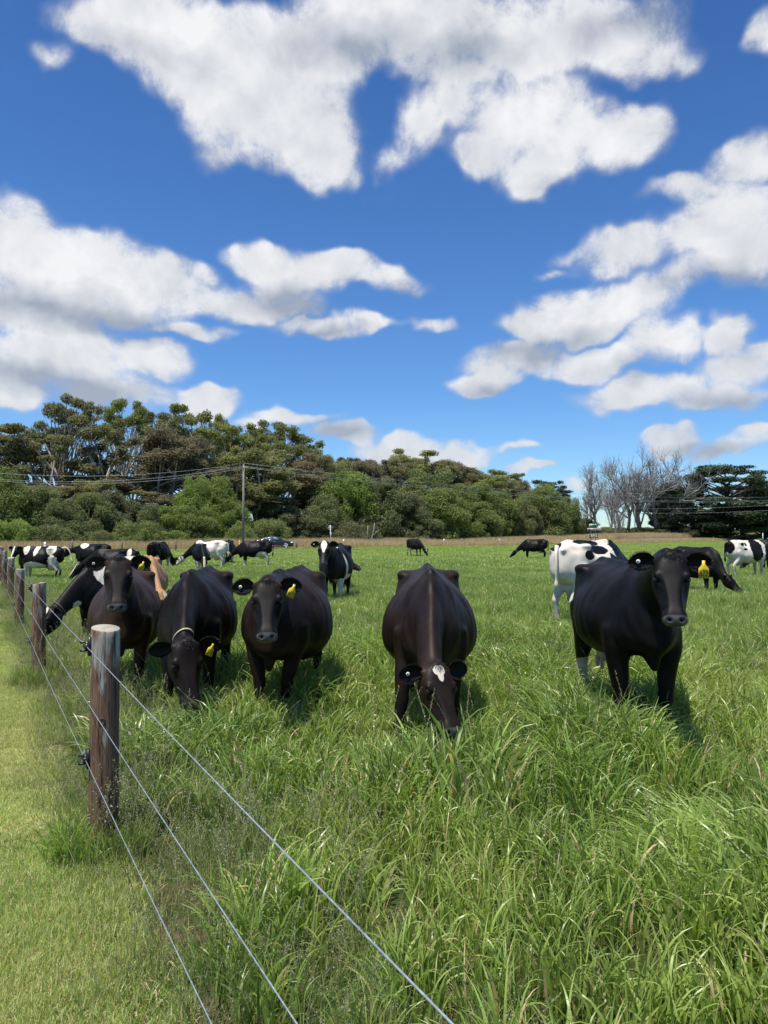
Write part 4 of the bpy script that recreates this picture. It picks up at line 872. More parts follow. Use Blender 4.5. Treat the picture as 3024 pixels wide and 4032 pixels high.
    V = np.empty(len(em.vertices) * 3, np.float32); em.vertices.foreach_get('co', V); V = V.reshape(-1, 3).astype(float)
    F = np.empty(len(em.polygons) * 4, np.int32); em.polygons.foreach_get('vertices', F) if all(True for _ in ()) else None
    F = F.reshape(-1, 4); ev.to_mesh_clear(); bpy.data.objects.remove(ob); bpy.data.meshes.remove(me)
    L = (V - poll) @ H / hs_                                                          # head coordinates
    inhead = (L[:, 0] > -.08) & (np.abs(L[:, 1]) < .22) & (L[:, 2] > -.26) & (L[:, 2] < .15) & (L[:, 0] < .65)
    hd = np.clip((L[:, 0] + .06) / .08, 0, 1) * inhead
    base_it = 48 * (.010 / vox) ** 1.2
    it = np.full(len(V), base_it); lowk = np.clip((V[:, 2] - .50) / .25, 0, 1); trunkish = (V[:, 0] < .9)
    it = it * np.where(trunkish, np.maximum(lowk, .06), 1); it = it * (1 - hd) + 3.0 * hd
    V = smooth_mesh(V, F, it)
    N = vnormals(V, F)
    L = (V - poll) @ H / hs_
    # ---- sculpting: nostrils, mouth, eye sockets, ribs
    D = np.zeros(len(V))
    g3 = lambda P, c, r: np.exp(-(((P - np.array(c)) / np.array(r)) ** 2).sum(1))
    for s in (-1, 1):
        D -= .026 * g3(L, (.538, s * .048, .026), (.017, .019, .016)) * inhead
        D -= .020 * g3(L, (.188, s * .130, .026), (.024, .03, .017)) * inhead
        D += .006 * g3(L, (.158, s * .115, .050), (.020, .03, .018)) * inhead
        D += .004 * g3(L, (.205, s * .13, -.004), (.030, .03, .008)) * inhead
        D -= .010 * g3(L, (.225, s * .085, .040), (.035, .022, .014)) * inhead
        D -= .006 * g3(L, (.44, s * .085, -.01), (.02, .03, .05)) * inhead
        D += .006 * g3(L, (.53, s * .072, .01), (.03, .012, .025)) * inhead
        D -= .010 * g3(L, (.30, s * .08, -.01), (.09, .03, .035)) * inhead
    mouth = np.exp(-((L[:, 2] + .052 - .10 * np.clip(.5 - L[:, 0], 0, .2)) / .008) ** 2) * np.clip((L[:, 0] - .38) / .05, 0, 1) * inhead
    D -= .009 * mouth
    rib = np.sin((V[:, 0] + .22 * (V[:, 2] - 1)) * 2 * np.pi / .105)
    D += .0026 * rib * np.exp(-((V[:, 0] - .10) / .28) ** 2) * np.exp(-((V[:, 2] - 1.0) / .22) ** 2) * (np.abs(V[:, 1]) > .12)
    for s in (-1, 1):
        D -= .028 * g3(V, (-.24, s * .27, 1.20), (.12, .12, .10))                        # hollow of the flank
        D -= .018 * g3(V, (-.64, s * .2, 1.27), (.12, .08, .06))                         # thurl
        D -= .012 * g3(V, (.30, s * .22, 1.05), (.05, .12, .22))                         # behind the shoulder
    fold = np.sin((V[:, 0] * .8 + V[:, 2] * .55) * 2 * np.pi / .085 + 3 * V[:, 1]); D += .0022 * fold * np.exp(-((V[:, 0] - .72) / .16) ** 2) * np.exp(-((V[:, 2] - 1.0) / .25) ** 2) * (1 - hd)
    D += .004 * np.sin(V[:, 0] * 13 + V[:, 2] * 9 + V[:, 1] * 7) * np.sin(V[:, 0] * 7 - V[:, 2] * 12 + 1) * (1 - hd)
    for s in (-1, 1):
        D -= .012 * g3(V, (.36, s * .26, .86), (.05, .12, .16)); D -= .010 * g3(V, (-.33, s * .33, .92), (.06, .15, .16)); D += .008 * g3(V, (.10, s * .38, .80), (.3, .2, .2))
    V = V + N * D[:, None]
    # ---- coat map: R white field, G brown, B bare dark skin, its top range the shade painted into the nostril hollows ; A special (0 pink, 1 normal, 3 tan)
    wf = np.full(len(V), -1.0)
    for c in coat:
        P = L if c[0] == 'h' else V
        dd_ = 1 - np.sqrt((((P - np.array(c[1:4])) / np.array(c[4:7])) ** 2).sum(1))
        if c[0] == 'h': dd_ = np.where(inhead, dd_, -1)
        wf = np.maximum(wf, dd_) if len(c) < 8 else np.minimum(wf, -dd_ * c[7])
    if inv: wf = -wf
    muz = np.clip((L[:, 0] - .497) / .018, 0, 1) * inhead
    muz = np.maximum(muz, np.clip(mouth * 1.2, 0, 1) * .8)
    nost = sum(g3(L, (.538, s * .047, .026), (.019, .019, .018)) * 2.4 for s in (-1, 1)) * inhead
    hoof = np.clip((.075 - V[:, 2]) / .02, 0, 1)
    A = np.ones(len(V))
    if tan: A[:] = 3.0
    if udder > 0:
        ud = g3(V, (-.40, 0, .56), (.24, .17, .14)); A = np.where(ud > .36, -1.0 + .9 * (1 - ud), A)
    br = np.full(len(V), float(brown))
    br = br * (1 - blackhead * np.clip((L[:, 0] + .03) / .1, 0, 1) * inhead)
    br = np.clip(br + (.6 * (g3(L, (.28, .12, -.08), (.2, .05, .06)) + g3(L, (.28, -.12, -.08), (.2, .05, .06)) + g3(L, (.05, .12, .03), (.06, .05, .05)) + g3(L, (.05, -.12, .03), (.06, .05, .05))) * inhead if brown > .2 else 0), 0, 1)
    if brown > 0: br = br * np.clip(1.15 - .9 * np.exp(-(np.abs(V[:, 1]) / .055) ** 2) * (V[:, 2] > 1.25), 0, 1) * (1 - np.clip((.5 - V[:, 2]) / .3, 0, .8))
    colr = np.stack([.5 + .5 * np.clip(wf * 1.0, -1, 1), br, np.clip(np.maximum.reduce([muz, nost, hoof]), 0, 2.2), A], 1)
    colr[:, 0] = np.where(np.maximum(muz, hoof) > .5, 0, colr[:, 0])
    allV = [V]; allF = [F]; allC = [colr]; n0_ = len(V)
    # ---- ears and tail share the same mesh
    e = MB(); ec = []
    def addc(k, c): ec.extend([c] * k)
    bcol = (0.0, float(brown) * .25, 0.0, 3.0 if tan else 1.0)
    earpos = {}; rims = []
    for s, lift in ((1, ears[0]), (-1, ears[1])):
        a = nrm(H @ np.array((-.10, s * 1.0, -.10 + lift))); f0 = nrm(H @ np.array((.62, 0, .78)))
        nf = nrm(f0 - a * (f0 @ a)); w_ = np.cross(nf, a) * s; base = toH((.015, s * .118, .012)); Ls = .190 * hs_
        g_ = []
        for i in range(13):
            u = i / 12; wd = .073 * hs_ * (math.sin(math.pi * min(u * .80 + .14, 1)) ** .75) * (1 if u < .97 else .55); row = []
            if u < .12: wd *= .7 + .3 * u / .12
            for k in range(9):
                v = k / 4 - 1
                row.append(base + a * Ls * (u + .03 * (1 - v * v)) + w_ * wd * v * 1.0 + nf * (.030 * hs_ * (v * v) * (1 - .45 * u) - .014 * hs_) - w_ * .02 * hs_ * u)
            g_.append(row)
        G = np.array(g_); th_ = .006 * hs_; front = G + nf * th_; bk = G - nf * th_
        earpos[s] = (G[7, 4], a, nf, w_); rims.append((np.concatenate([G[2:, 0], G[::-1][:, 8][:-2], G[3:11, 2], G[3:11, 6]]), a, nf, G[6, 4]))
        rr = []
        for i in range(13): rr.append(np.concatenate([front[i], bk[i][::-1]]))
        k0 = e.n; e.rings(rr if s > 0 else [r_[::-1] for r_ in rr]); addc(e.n - k0, bcol)
    tl = tail or [(-.86, 0, 1.32), (-.93, 0, 1.22), (-.95, 0, 1.0), (-.94, 0, .8), (-.93, .01, .62)]
    tp = crom(np.array(tl, float), np.linspace(0, len(tl) - 1, 22)); k0 = e.n
    e.tube(tp, np.concatenate([np.linspace(.036, .016, 16), np.array([.02, .03, .036, .034, .026, .010])]), 8)
    tc0 = (1.0 if (wcol and 'tail' in wcol) else 0.0, float(brown) * .6, 0, 3.0 if tan else 1.0)
    tcol = np.array([tc0] * (e.n - k0)); 
    ec.extend([tuple(x) for x in tcol])
    EV = np.concatenate(e.V); allV.append(EV); allC.append(np.array(ec))
    F4 = np.concatenate(e.F4) + n0_; F3 = np.concatenate(e.F3) + n0_
    me = np_mesh('body', np.concatenate(allV), [np.concatenate([F, F4]), F3]); vcol(me, 'coat', np.concatenate(allC))
    body = link('body', me, M_COAT, root)
    # ---- eyes
    for s in (-1, 1):
        m_ = MB(); m_.ellipsoid(toH((.188, s * .1185, .023)), (.023 * hs_, .020 * hs_, .019 * hs_), rot=Matrix(H.tolist())); m_.build('eye', M_EYE, root, True)
    # ---- ear tags
    for tg in tags:
        s, kind = tg[0], tg[1]; P, a, nf, w_ = earpos[s]
        Pf = P + nf * (.016 if kind == 'button' else .040)
        if kind == 'button':
            m_ = MB(); th2 = np.arange(16) / 16 * 2 * np.pi; r_ = .014
            u1 = a; u2 = np.cross(nf, a)
            for rr_, dd2 in ((r_, 0),):
                m_.rings([Pf + nf * q_ + (np.cos(th2)[:, None] * u1 + np.sin(th2)[:, None] * u2) * rq for q_, rq in ((0, .014), (.006, .014), (.008, .011))])
            bt = m_.build('ear_button', M_TAGW, root); m2 = MB()
            m2.rings([Pf + nf * q_ + (np.cos(th2)[:, None] * u1 + np.sin(th2)[:, None] * u2) * .0055 + a * .003 for q_ in (.0081, .0095)]); m2.build('pin', M_INK, bt)
        else:
            # plate hangs by gravity with its face turned as in kind params
            down = np.array((0, 0, -1.)); tilt = tg[3] if len(tg) > 3 else 0
            fr = nrm(np.array((nf[0], nf[1], 0)) + 1e-6); sd_ = np.cross(down, fr); down2 = nrm(down * math.cos(R(tilt)) + sd_ * math.sin(R(tilt))); sd2 = np.cross(down2, fr)
            wdt, hgt = (.062, .078); sz = tg[4] if len(tg) > 4 else 1.0
            o_ = Pf + fr * .012 + down2 * .0
            out2 = [(-.009, -.012), (.009, -.012), (.010, .012), (.031, .038), (.033, .10), (-.033, .10), (-.031, .038), (-.010, .012)]
            pl = np.array([o_ + sd2 * x_ * sz + down2 * y_ * sz for x_, y_ in out2])
            m_ = MB(); m_.rings([pl - fr * .0012, pl + fr * .0012]); plate = m_.build('ear_tag', M_TAG, root)
            txt = tg[2] if len(tg) > 2 else None
            if txt:
                cu = bpy.data.curves.new('t', 'FONT'); cu.body = txt; cu.size = (.060 if len(txt) < 4 else .040) * sz; cu.align_x = 'CENTER'; cu.align_y = 'CENTER'; cu.extrude = .0004; cu.offset = -.0002
                to = bpy.data.objects.new('t', cu); COL.objects.link(to); dg = bpy.context.evaluated_depsgraph_get()
                tm = bpy.data.meshes.new_from_object(to.evaluated_get(dg)); bpy.data.objects.remove(to)
                MX = Matrix(((*(-sd2 * (1 if np.dot(np.cross(-sd2, -down2), fr) > 0 else -1)),), (*(-down2),), (*fr,))).transposed().to_4x4()
                MX.translation = Vector(o_ + down2 * .070 * sz + fr * .0018); tm.transform(Matrix.Diagonal((.62, 1, 1, 1))); tm.transform(MX); nb = link('number', tm, M_INK, plate, False)
    # ---- collar round the top of the neck
    if collar:
        mats, drop = collar
        u = .90; P = (1 - u) ** 3 * N0 + 3 * (1 - u) ** 2 * u * N1 + 3 * (1 - u) * u * u * N2 + u ** 3 * N3
        Dn = nrm(N3 - N2); lat = hy; upv = nrm(np.cross(Dn, lat)); n_ = 40; th2 = np.arange(n_) / n_ * 2 * np.pi; rr = []
        ring_o = lambda g2, off: P + Dn * off[:, None] + ((.122 * hs_ + g2) * np.sin(th2))[:, None] * upv + ((.089 * hs_ + g2) * np.cos(th2))[:, None] * lat - (np.clip(-np.sin(th2), 0, 1) ** 2 * drop)[:, None] * upv
        z_ = np.zeros(n_)
        for kk, (g2, of) in enumerate(((.002, -.009), (.004, -.009), (.004, .009), (.002, .009))): rr.append(ring_o(g2, z_ + of))
        rr.append(rr[0]); m_ = MB(); m_.rings(rr, cap=False); cl_ = m_.build('collar', mats, root)
        if device:
            bp = P - upv * (.122 * hs_ + drop + .012); m2 = MB(); m2.tube([bp + np.array((.0, 0, .03)), bp, bp - np.array((0, 0, .05)), bp - np.array((0, 0, .10)), bp - np.array((0, 0, .115))], [.018, .024, .030, .034, .024], 10)
            m2.build('transponder', M_DEV, cl_)
    # ---- tuft of hair on the poll
    if tuft:
        r2 = np.random.RandomState(int(px)); Vt = []; Ft = []
        for k in range(tuft):
            y0, x0 = r2.normal(0, .034), r2.uniform(-.05, .045); zt = .093 - 3.5 * y0 * y0 - 6 * max(x0, 0) ** 2 - abs(min(x0, 0)) * .4
            p0 = np.array((x0, y0, zt - .012)); dr = nrm((.45 + r2.normal(0, .3), y0 * 5 + r2.normal(0, .35), .75 + r2.normal(0, .2))); ln = r2.uniform(.018, .045); wd = .0013
            sd3 = nrm(np.cross(dr, r2.normal(size=3))) * wd; p1 = p0 + dr * ln * .6; p2 = p1 + nrm(dr + np.array((.8, 0, -.5))) * ln * .5
            i0 = len(Vt); Vt += [p0 - sd3, p0 + sd3, p1 - sd3 * .8, p1 + sd3 * .8, p2]; Ft += [(i0, i0 + 1, i0 + 3), (i0, i0 + 3, i0 + 2), (i0 + 2, i0 + 3, i0 + 4)]
        Ve = []; Fe = []
        for rim, a, nf, cen in rims:
            for k in range(1500):
                i_ = r2.randint(len(rim)); p0 = rim[i_] + r2.normal(0, .004, 3); out_ = nrm(p0 - cen); dr = nrm(out_ * .8 + a * .5 + nf * r2.uniform(-.1, .7) + r2.normal(0, .25, 3)); ln = r2.uniform(.007, .018)
                sd3 = nrm(np.cross(dr, r2.normal(size=3))) * .0008; i0 = len(Ve); Ve += [p0 - sd3, p0 + sd3, p0 + dr * ln]; Fe += [(i0, i0 + 1, i0 + 2)]
        link('ear_hair', np_mesh('ear_hair', np.array(Ve), np.array(Fe)), M_FUR, root)
        link('forelock', np_mesh('forelock', toH(np.array(Vt)), np.array(Ft)), M_FUR, root)
    return root
# ------------------------------------------------------------------ the herd
HI = (.5, 0, -.86)
# near row
cow(0, 8.05, -75, X=-2.79, sc=.94, poll=(1.15, .0, 1.535), nose=('w', -72, 56), wide=1.04, deep=.04, brown=.85, blackhead=.75, vox=.0095, ears=(.12, 0), tags=((1, 'plate', '637', 20, .85), (-1, 'button')),
    collar=(M_STRAPB, .06), device=True, tuft=260, legs=dict(fl=(.04, .0)), label='dark brown cow staring over the nearest post, grey transponder under its chin')
cow(0, 7.45, -87, X=-1.86, sc=.96, poll=(1.33, .14, .82), nose=('w', -58, 66), wide=1.02, vox=.0095, brown=.12, ears=(.05, -.25), tags=((1, 'plate', '519', 25),), collar=(M_STRAP, .03), tuft=200,
    legs=dict(fr=(.1, 0), fl=(-.05, .03)), label='black cow grazing, yellow ear tag, between two standing near cows')
cow(0, 7.22, -96, X=-.93, sc=.97, headsc=.93, poll=(1.27, .12, 1.335), nose=('w', -81, 54), wide=1.14, deep=.03, brown=.34, blackhead=.85, vox=.009, ears=(.10, -.02), tags=((1, 'plate', '6637', 22), (-1, 'button')),
    collar=(M_STRAPK, .10), tuft=320, legs=dict(fr=(.12, .06), fl=(.0, -.10), hl=(.1, .0)), label='large brownish black cow with lowered head, third from left of the near row')
cow(0, 6.6, -92, X=.40, sc=1.0, headsc=.89, poll=(1.28, .0, .735), nose=('w', -66, 54), wide=1.04, deep=.02, brown=.36, blackhead=.4, vox=.009, ears=(.05, -.02), tags=((-1, 'button'),), collar=(M_STRAP, .03), tuft=200,
    coat=[('h', .048, .020, .09, .036, .030, .07), ('h', .048, -.020, .09, .036, .030, .07), ('h', .085, 0, .08, .050, .026, .07)], legs=dict(fr=(.14, -.10), fl=(-.05, .02)), label='dark brown grazing cow with a white heart mark on its forehead')
cow(0, 6.5, -91, X=2.09, sc=1.045, headsc=.86, lift=.87, poll=(1.22, -.05, 1.455), nose=('w', -104, 57), wide=1.02, deep=.02, vox=.009, ears=(.04, .04), tags=((1, 'plate', '622', 0, 1.05), (-1, 'button')), collar=(M_STRAPD, .06), tuft=420,
    coat=[('t', -.28, 0, .50, .34, .22, .13), ('t', -.68, -.17, .25, .14, .10, .26), ('t', -.68, .17, .25, .14, .10, .26)], udder=.8, label='big black cow with white hind legs and a large yellow ear tag numbered 622')
# second row
cow(0, 11.6, -104, X=-4.22, sc=.95, poll=(1.30, -.16, .66), nose=(.50, -.25, -.80), wide=1.0, vox=.014, ears=(0, 0), collar=(M_STRAPD, .02),
    coat=[('t', .52, 0, 1.22, .17, 9, .24), ('t', -.35, 0, 1.40, .42, .16, .06), ('h', .05, 0, .08, .07, .06, .05), ('t', .95, 0, .72, .08, 9, .06)], label='black cow with white shoulder patch and blue collar, half behind the brown cow')
cow(0, 14.2, -66, X=-4.52, sc=.92, poll=(1.22, .10, .72), nose=(.35, .35, -.85), vox=.015, tan=True, wide=1.0, coat=[('h', .1, 0, .06, .12, .05, .05)], label='tan cow with a red brown head, the only tan one, behind the brown cow', name='tan_cow')
cow(2325, 13.7, 38, sc=1.13, poll=(1.35, 0, .70), nose=(.5, 0, -.85), vox=.014, wide=1.08, deep=.05, inv=True, wcol='tail',
    coat=[('t', -.84, .06, 1.33, .09, .12, .09), ('t', .66, 0, 1.05, .36, 9, .55), ('t', -.25, .0, 1.36, .36, .20, .07), ('t', -.12, -.22, 1.27, .30, .12, .09), ('t', .20, -.30, 1.02, .16, .3, .20), ('t', -.20, -.32, 1.0, .10, .3, .10), ('t', -.42, -.30, 1.18, .10, .2, .08), ('t', -.55, -.30, .90, .04, .2, .06), ('t', 1.2, 0, .9, .5, 9, .4)],
    tail=[(-.86, 0, 1.32), (-.93, -.04, 1.2), (-.95, -.06, 1.0), (-.94, -.05, .8), (-.93, -.04, .66)], label='large white cow with black patches seen from the rear, behind the cow tagged 622')
cow(2740, 20.0, -66, sc=.97, poll=(1.06, -.04, .62), nose=('w', -50, 45), vox=.018, brown=0.0, label='black cow grazing just beyond the yellow 622 ear tag')
cow(2938, 29.0, 14, sc=1.05, poll=(1.35, -.1, .55), nose=(.6, 0, -.8), vox=.02, inv=True,
    coat=[('t', -.82, -.08, 1.18, .14, .35, .28), ('t', .22, 0, 1.05, .30, 9, .42), ('t', -.40, -.3, 1.26, .07, .3, .06), ('t', -.22, -.3, 1.26, .055, .3, .08), ('t', -.30, -.3, 1.08, .08, .3, .045), ('t', .86, 0, .9, .22, 9, .36)],
    label='white cow with black patches and spots near the right edge')
cow(3060, 33.5, 178, sc=1.05, poll=(1.3, 0, .6), vox=.022, label='black cow standing behind the spotted cow at the right edge')
cow(0, 18.3, -96, X=-1.17, sc=1.05, poll=(1.22, -.06, 1.42), nose=('w', -92, 54), vox=.016, wide=1.0, ears=(-.06, 0), coat=[('h', .09, .0, .08, .12, .062, .07), ('h', .17, 0, .08, .11, .030, .06), ('h', .52, 0, .03, .03, .02, .03), ('t', .38, .25, .86, .05, .3, .30), ('t', .25, .2, .60, .28, .35, .12), ('t', .5, .18, .35, .14, .16, .28), ('t', .5, .10, 1.37, .10, .05, .06)],
    tags=((-1, 'button'),), label='black cow with a white blaze watching from behind the row of near cows')
cow(1330, 21.8, -80, sc=.95, poll=(1.0, .12, 1.04), nose=('w', -15, 30), vox=.022, coat=[('t', .2, 0, 1.38, .12, .1, .06)], label='black cow almost hidden behind the cow with the white blaze')
# left background
cow(163, 26.5, 180, sc=.91, poll=(.86, .26, 1.36), nose=(.10, .50, -.85), vox=.017, wide=1.04, brown=0.0, coat=[('t', .50, 0, 1.29, .11, 9, .20), ('t', .08, 0, 1.30, .10, 9, .26), ('t', -.50, 0, 1.30, .17, 9, .22), ('t', .16, 0, .64, .42, 9, .17), ('t', -.56, 0, .68, .20, 9, .38), ('t', .52, 0, .42, .15, 9, .24), ('h', .15, 0, .06, .34, .036, .07)],
    tail=[(-.84, 0, 1.33), (-.98, 0, 1.36), (-1.12, .0, 1.22), (-1.18, .0, .98), (-1.24, 0, .76)], wcol='tail', ears=(0, .1), label='black and white cow in profile at the far left, swinging its tail')
cow(366, 33, 172, sc=.92, poll=(1.25, 0, 1.1), nose=(.7, 0, -.7), vox=.022, coat=[('t', -.55, 0, .80, .12, 9, .20), ('t', .35, 0, 1.32, .22, 9, .14)], label='black cow with a white saddle patch standing behind the grazing cow on the left')
cow(448, 24, 184, sc=.88, poll=(1.22, .1, .78), nose=(.5, .3, -.8), vox=.019, coat=[('t', -.62, 0, 1.25, .08, 9, .18), ('t', .60, 0, .72, .18, 9, .15), ('h', .2, 0, .05, .3, .05, .08)], label='black cow with a white blaze grazing, left of the tan cow')
cow(628, 33.5, 78, sc=.97, poll=(1.3, 0, .6), vox=.022, coat=[('t', -.65, 0, .42, .22, 9, .36), ('t', .5, 0, .4, .15, 9, .30)], label='black cow with white legs standing alone right of the grazing group on the left')
cow(792, 32.5, -72, sc=.95, poll=(1.22, .05, .72), nose=(.4, 0, -.9), vox=.02, coat=[('h', .2, 0, .05, .4, .05, .08), ('t', .1, 0, 1.36, .5, .06, .08), ('t', .35, .22, 1.1, .05, .2, .25), ('t', .15, .25, 1.1, .04, .2, .3), ('t', -.05, .3, 1.1, .04, .2, .25), ('t', .5, 0, .38, .14, 9, .22), ('t', -.65, 0, .4, .2, 9, .3)],
    label='black cow streaked with white, grazing in front of the white cow')
cow(824, 36, 178, sc=1.0, poll=(1.32, 0, .62), nose=(.6, 0, -.78), vox=.022, inv=True, coat=[('t', .95, 0, .95, .50, 9, .5), ('t', .1, 0, 1.42, .25, 9, .07)], wcol='tail', label='mostly white cow with a black neck, left of the dark car')
cow(902, 42, -75, sc=1.0, poll=(1.2, -.1, .7), nose=(.4, 0, -.9), vox=.026, coat=[('h', .2, 0, .05, .3, .06, .08), ('t', .5, 0, .4, .14, 9, .2)], label='small far black cow right behind the white cow')
cow(1004, 38, 180, sc=.985, poll=(1.36, 0, .66), nose=(.55, 0, -.82), vox=.019, wide=1.03, coat=[('t', -.42, 0, .64, .30, 9, .20), ('t', -.66, .1, .38, .16, 9, .30), ('t', .5, 0, .18, .16, 9, .20)], collar=(M_STRAP, .02), label='black cow with white udder and hind legs grazing in front of the dark car')
cow(1632, 58, -52, sc=.97, poll=(1.28, .05, .55), nose=(.5, 0, -.84), vox=.028, coat=[('h', .1, 0, .05, .08, .06, .06), ('t', -.5, 0, .5, .3, 9, .2)], label='farthest small black cow grazing near the middle of the dry verge')
cow(2104, 50, 157, sc=.99, poll=(1.36, .05, .58), nose=(.6, .1, -.75), vox=.024, brown=0.0, collar=(M_STRAP, .02), label='black cow grazing alone to the left of the big white cow')
# ================================================================== grass
def grass_mat(name, dark, light, dry, base_c, dryp=.93, trans=.34, yel=None, rough=.36):
    m, t, o = material(name)
    at = t.new('ShaderNodeVertexColor', layer_name='bl'); s = t.new('ShaderNodeSeparateColor', ins={0: at.outputs[0]})
    pos = t.new('ShaderNodeNewGeometry').outputs['Position']; big = t.noise(pos, .42, 4, .6); mid = t.noise(pos, 1.9, 3, .6); oi = t.new('ShaderNodeObjectInfo')
    v = t.math('ADD', t.math('MULTIPLY', s.outputs[1], .75), t.math('MULTIPLY_ADD', mid, 1.5, -.62), clamp=True)
    col = t.mix(v, dark, light)
    if yel: col = t.mix(t.rng(big, .42, .66, 0, .75), col, yel)
    col = t.mix(t.rng(s.outputs[0], .0, .35, .75, 0), col, base_c)
    col = t.mix(t.math('MULTIPLY', t.rng(s.outputs[0], .75, 1.0), t.rng(s.outputs[1], .5, .9, 0, .5)), col, dry)
    col = t.mix(t.rng(s.outputs[1], dryp, dryp + .01), col, dry)
    col = t.mix(t.rng(s.outputs[2], .3, .4), col, t.mix(s.outputs[1], (.20, .24, .09), (.28, .24, .13)))
    col = t.mix(t.rng(s.outputs[2], .8, .9), col, t.mix(s.outputs[1], (.24, .26, .15), (.42, .38, .27)))
    p = t.new('ShaderNodeBsdfPrincipled', ins={'Base Color': col, 'Roughness': rough, 'Specular IOR Level': .5})
    tcol = t.mix(1.0, col, (1.25, 1.35, .55), blend='MULTIPLY')
    tr = t.new('ShaderNodeBsdfTranslucent', ins={'Color': tcol}); mx = t.new('ShaderNodeMixShader', ins={0: trans, 1: p.outputs[0], 2: tr.outputs[0]}); t.l.new(mx.outputs[0], o.inputs[0]); return m
M_GR = grass_mat('lush_rye_blades', (.062, .130, .020), (.35, .485, .110), (.58, .46, .25), (.16, .21, .06), .95, yel=(.37, .45, .11))
M_WISP = grass_mat('wispy_roadside_blades', (.15, .22, .060), (.36, .43, .15), (.33, .26, .14), (.17, .16, .07), .86, rough=.55)
M_LWN = grass_mat('short_lawn_blades', (.22, .32, .08), (.48, .60, .18), (.58, .49, .27), (.24, .24, .10), .76, yel=(.60, .58, .27), rough=.55)
M_DRY = grass_mat('dry_straw_blades', (.45, .33, .17), (.66, .52, .30), (.66, .54, .34), (.40, .34, .15), .9, trans=.25, rough=.6)
def blades(r_, n, rad, h, w, lean=.35, curl=1.0, seg=6, square=False, bias=None, flatk=0.0, patchy=0.0):
    if square: P = np.column_stack([r_.uniform(-rad, rad, n), r_.uniform(-rad, rad, n)])
    else:
        a = r_.uniform(0, 6.28, n); q = rad * np.sqrt(r_.rand(n)); P = np.column_stack([q * np.cos(a), q * np.sin(a)])
    hh = r_.uniform(h[0], h[1], n) * (1 - .25 * (np.hypot(P[:, 0], P[:, 1]) / rad if not square else 0)); ww = r_.uniform(w[0], w[1], n)
    az = r_.uniform(0, 6.28, n)
    if not square: az = np.where(r_.rand(n) < .55, np.arctan2(P[:, 1], P[:, 0]) + r_.normal(0, .6, n), az)
    if bias is not None: az = bias + r_.normal(0, .5, n)
    th0 = np.abs(r_.normal(0, lean, n)) + flatk; cu = np.abs(r_.normal(curl * .8, curl * .45, n)); u = np.linspace(0, 1, seg)
    # centre lines
    th = th0[:, None] + cu[:, None] * u[None, :] ** 2.6 * 1.15; th = np.minimum(th, 2.6); ds = hh[:, None] / (seg - 1)
    dr = np.concatenate([np.zeros((n, 1)), np.cumsum(np.sin(th[:, :-1]) * ds, 1)], 1); dz = np.concatenate([np.zeros((n, 1)), np.cumsum(np.cos(th[:, :-1]) * ds, 1)], 1)
    dz = np.maximum(dz, .01) if flatk else dz
    ca, sa = np.cos(az)[:, None], np.sin(az)[:, None]
    cx = P[:, :1] + dr * ca; cy = P[:, 1:] + dr * sa
    wd = ww[:, None] * .5 * np.clip(1.04 - u[None, :] ** 2.4, 0, 1) * (.75 + .5 * np.minimum(u * 3, 1)[None, :] * .5)
    tw = r_.normal(0, .7, n)[:, None] + r_.normal(0, 1.2, n)[:, None] * u[None, :]
    # width direction: horizontal normal turned about the blade by tw
    sx_, sy_ = -sa * np.cos(tw), ca * np.cos(tw); nx_, ny_, nz_ = ca * np.cos(th) * np.sin(tw), sa * np.cos(th) * np.sin(tw), -np.sin(th) * np.sin(tw)
    W3 = np.stack([sx_ + nx_, sy_ + ny_, nz_ + 0 * sx_], -1) * wd[..., None]; Cn = np.stack([cx, cy, dz], -1)
    V = np.stack([Cn - W3, Cn + W3], 2).reshape(n, seg * 2, 3)
    i = np.arange(seg - 1) * 2; f = np.stack([i, i + 1, i + 3, i + 2], 1); F = (f[None] + (np.arange(n) * seg * 2)[:, None, None]).reshape(-1, 4)
    c = np.zeros((n, seg, 2, 4)); c[..., 0] = u[None, :, None]; c[..., 1] = r_.rand(n)[:, None, None]; c[..., 3] = 1
    return V.reshape(-1, 3), F, c.reshape(-1, 4)
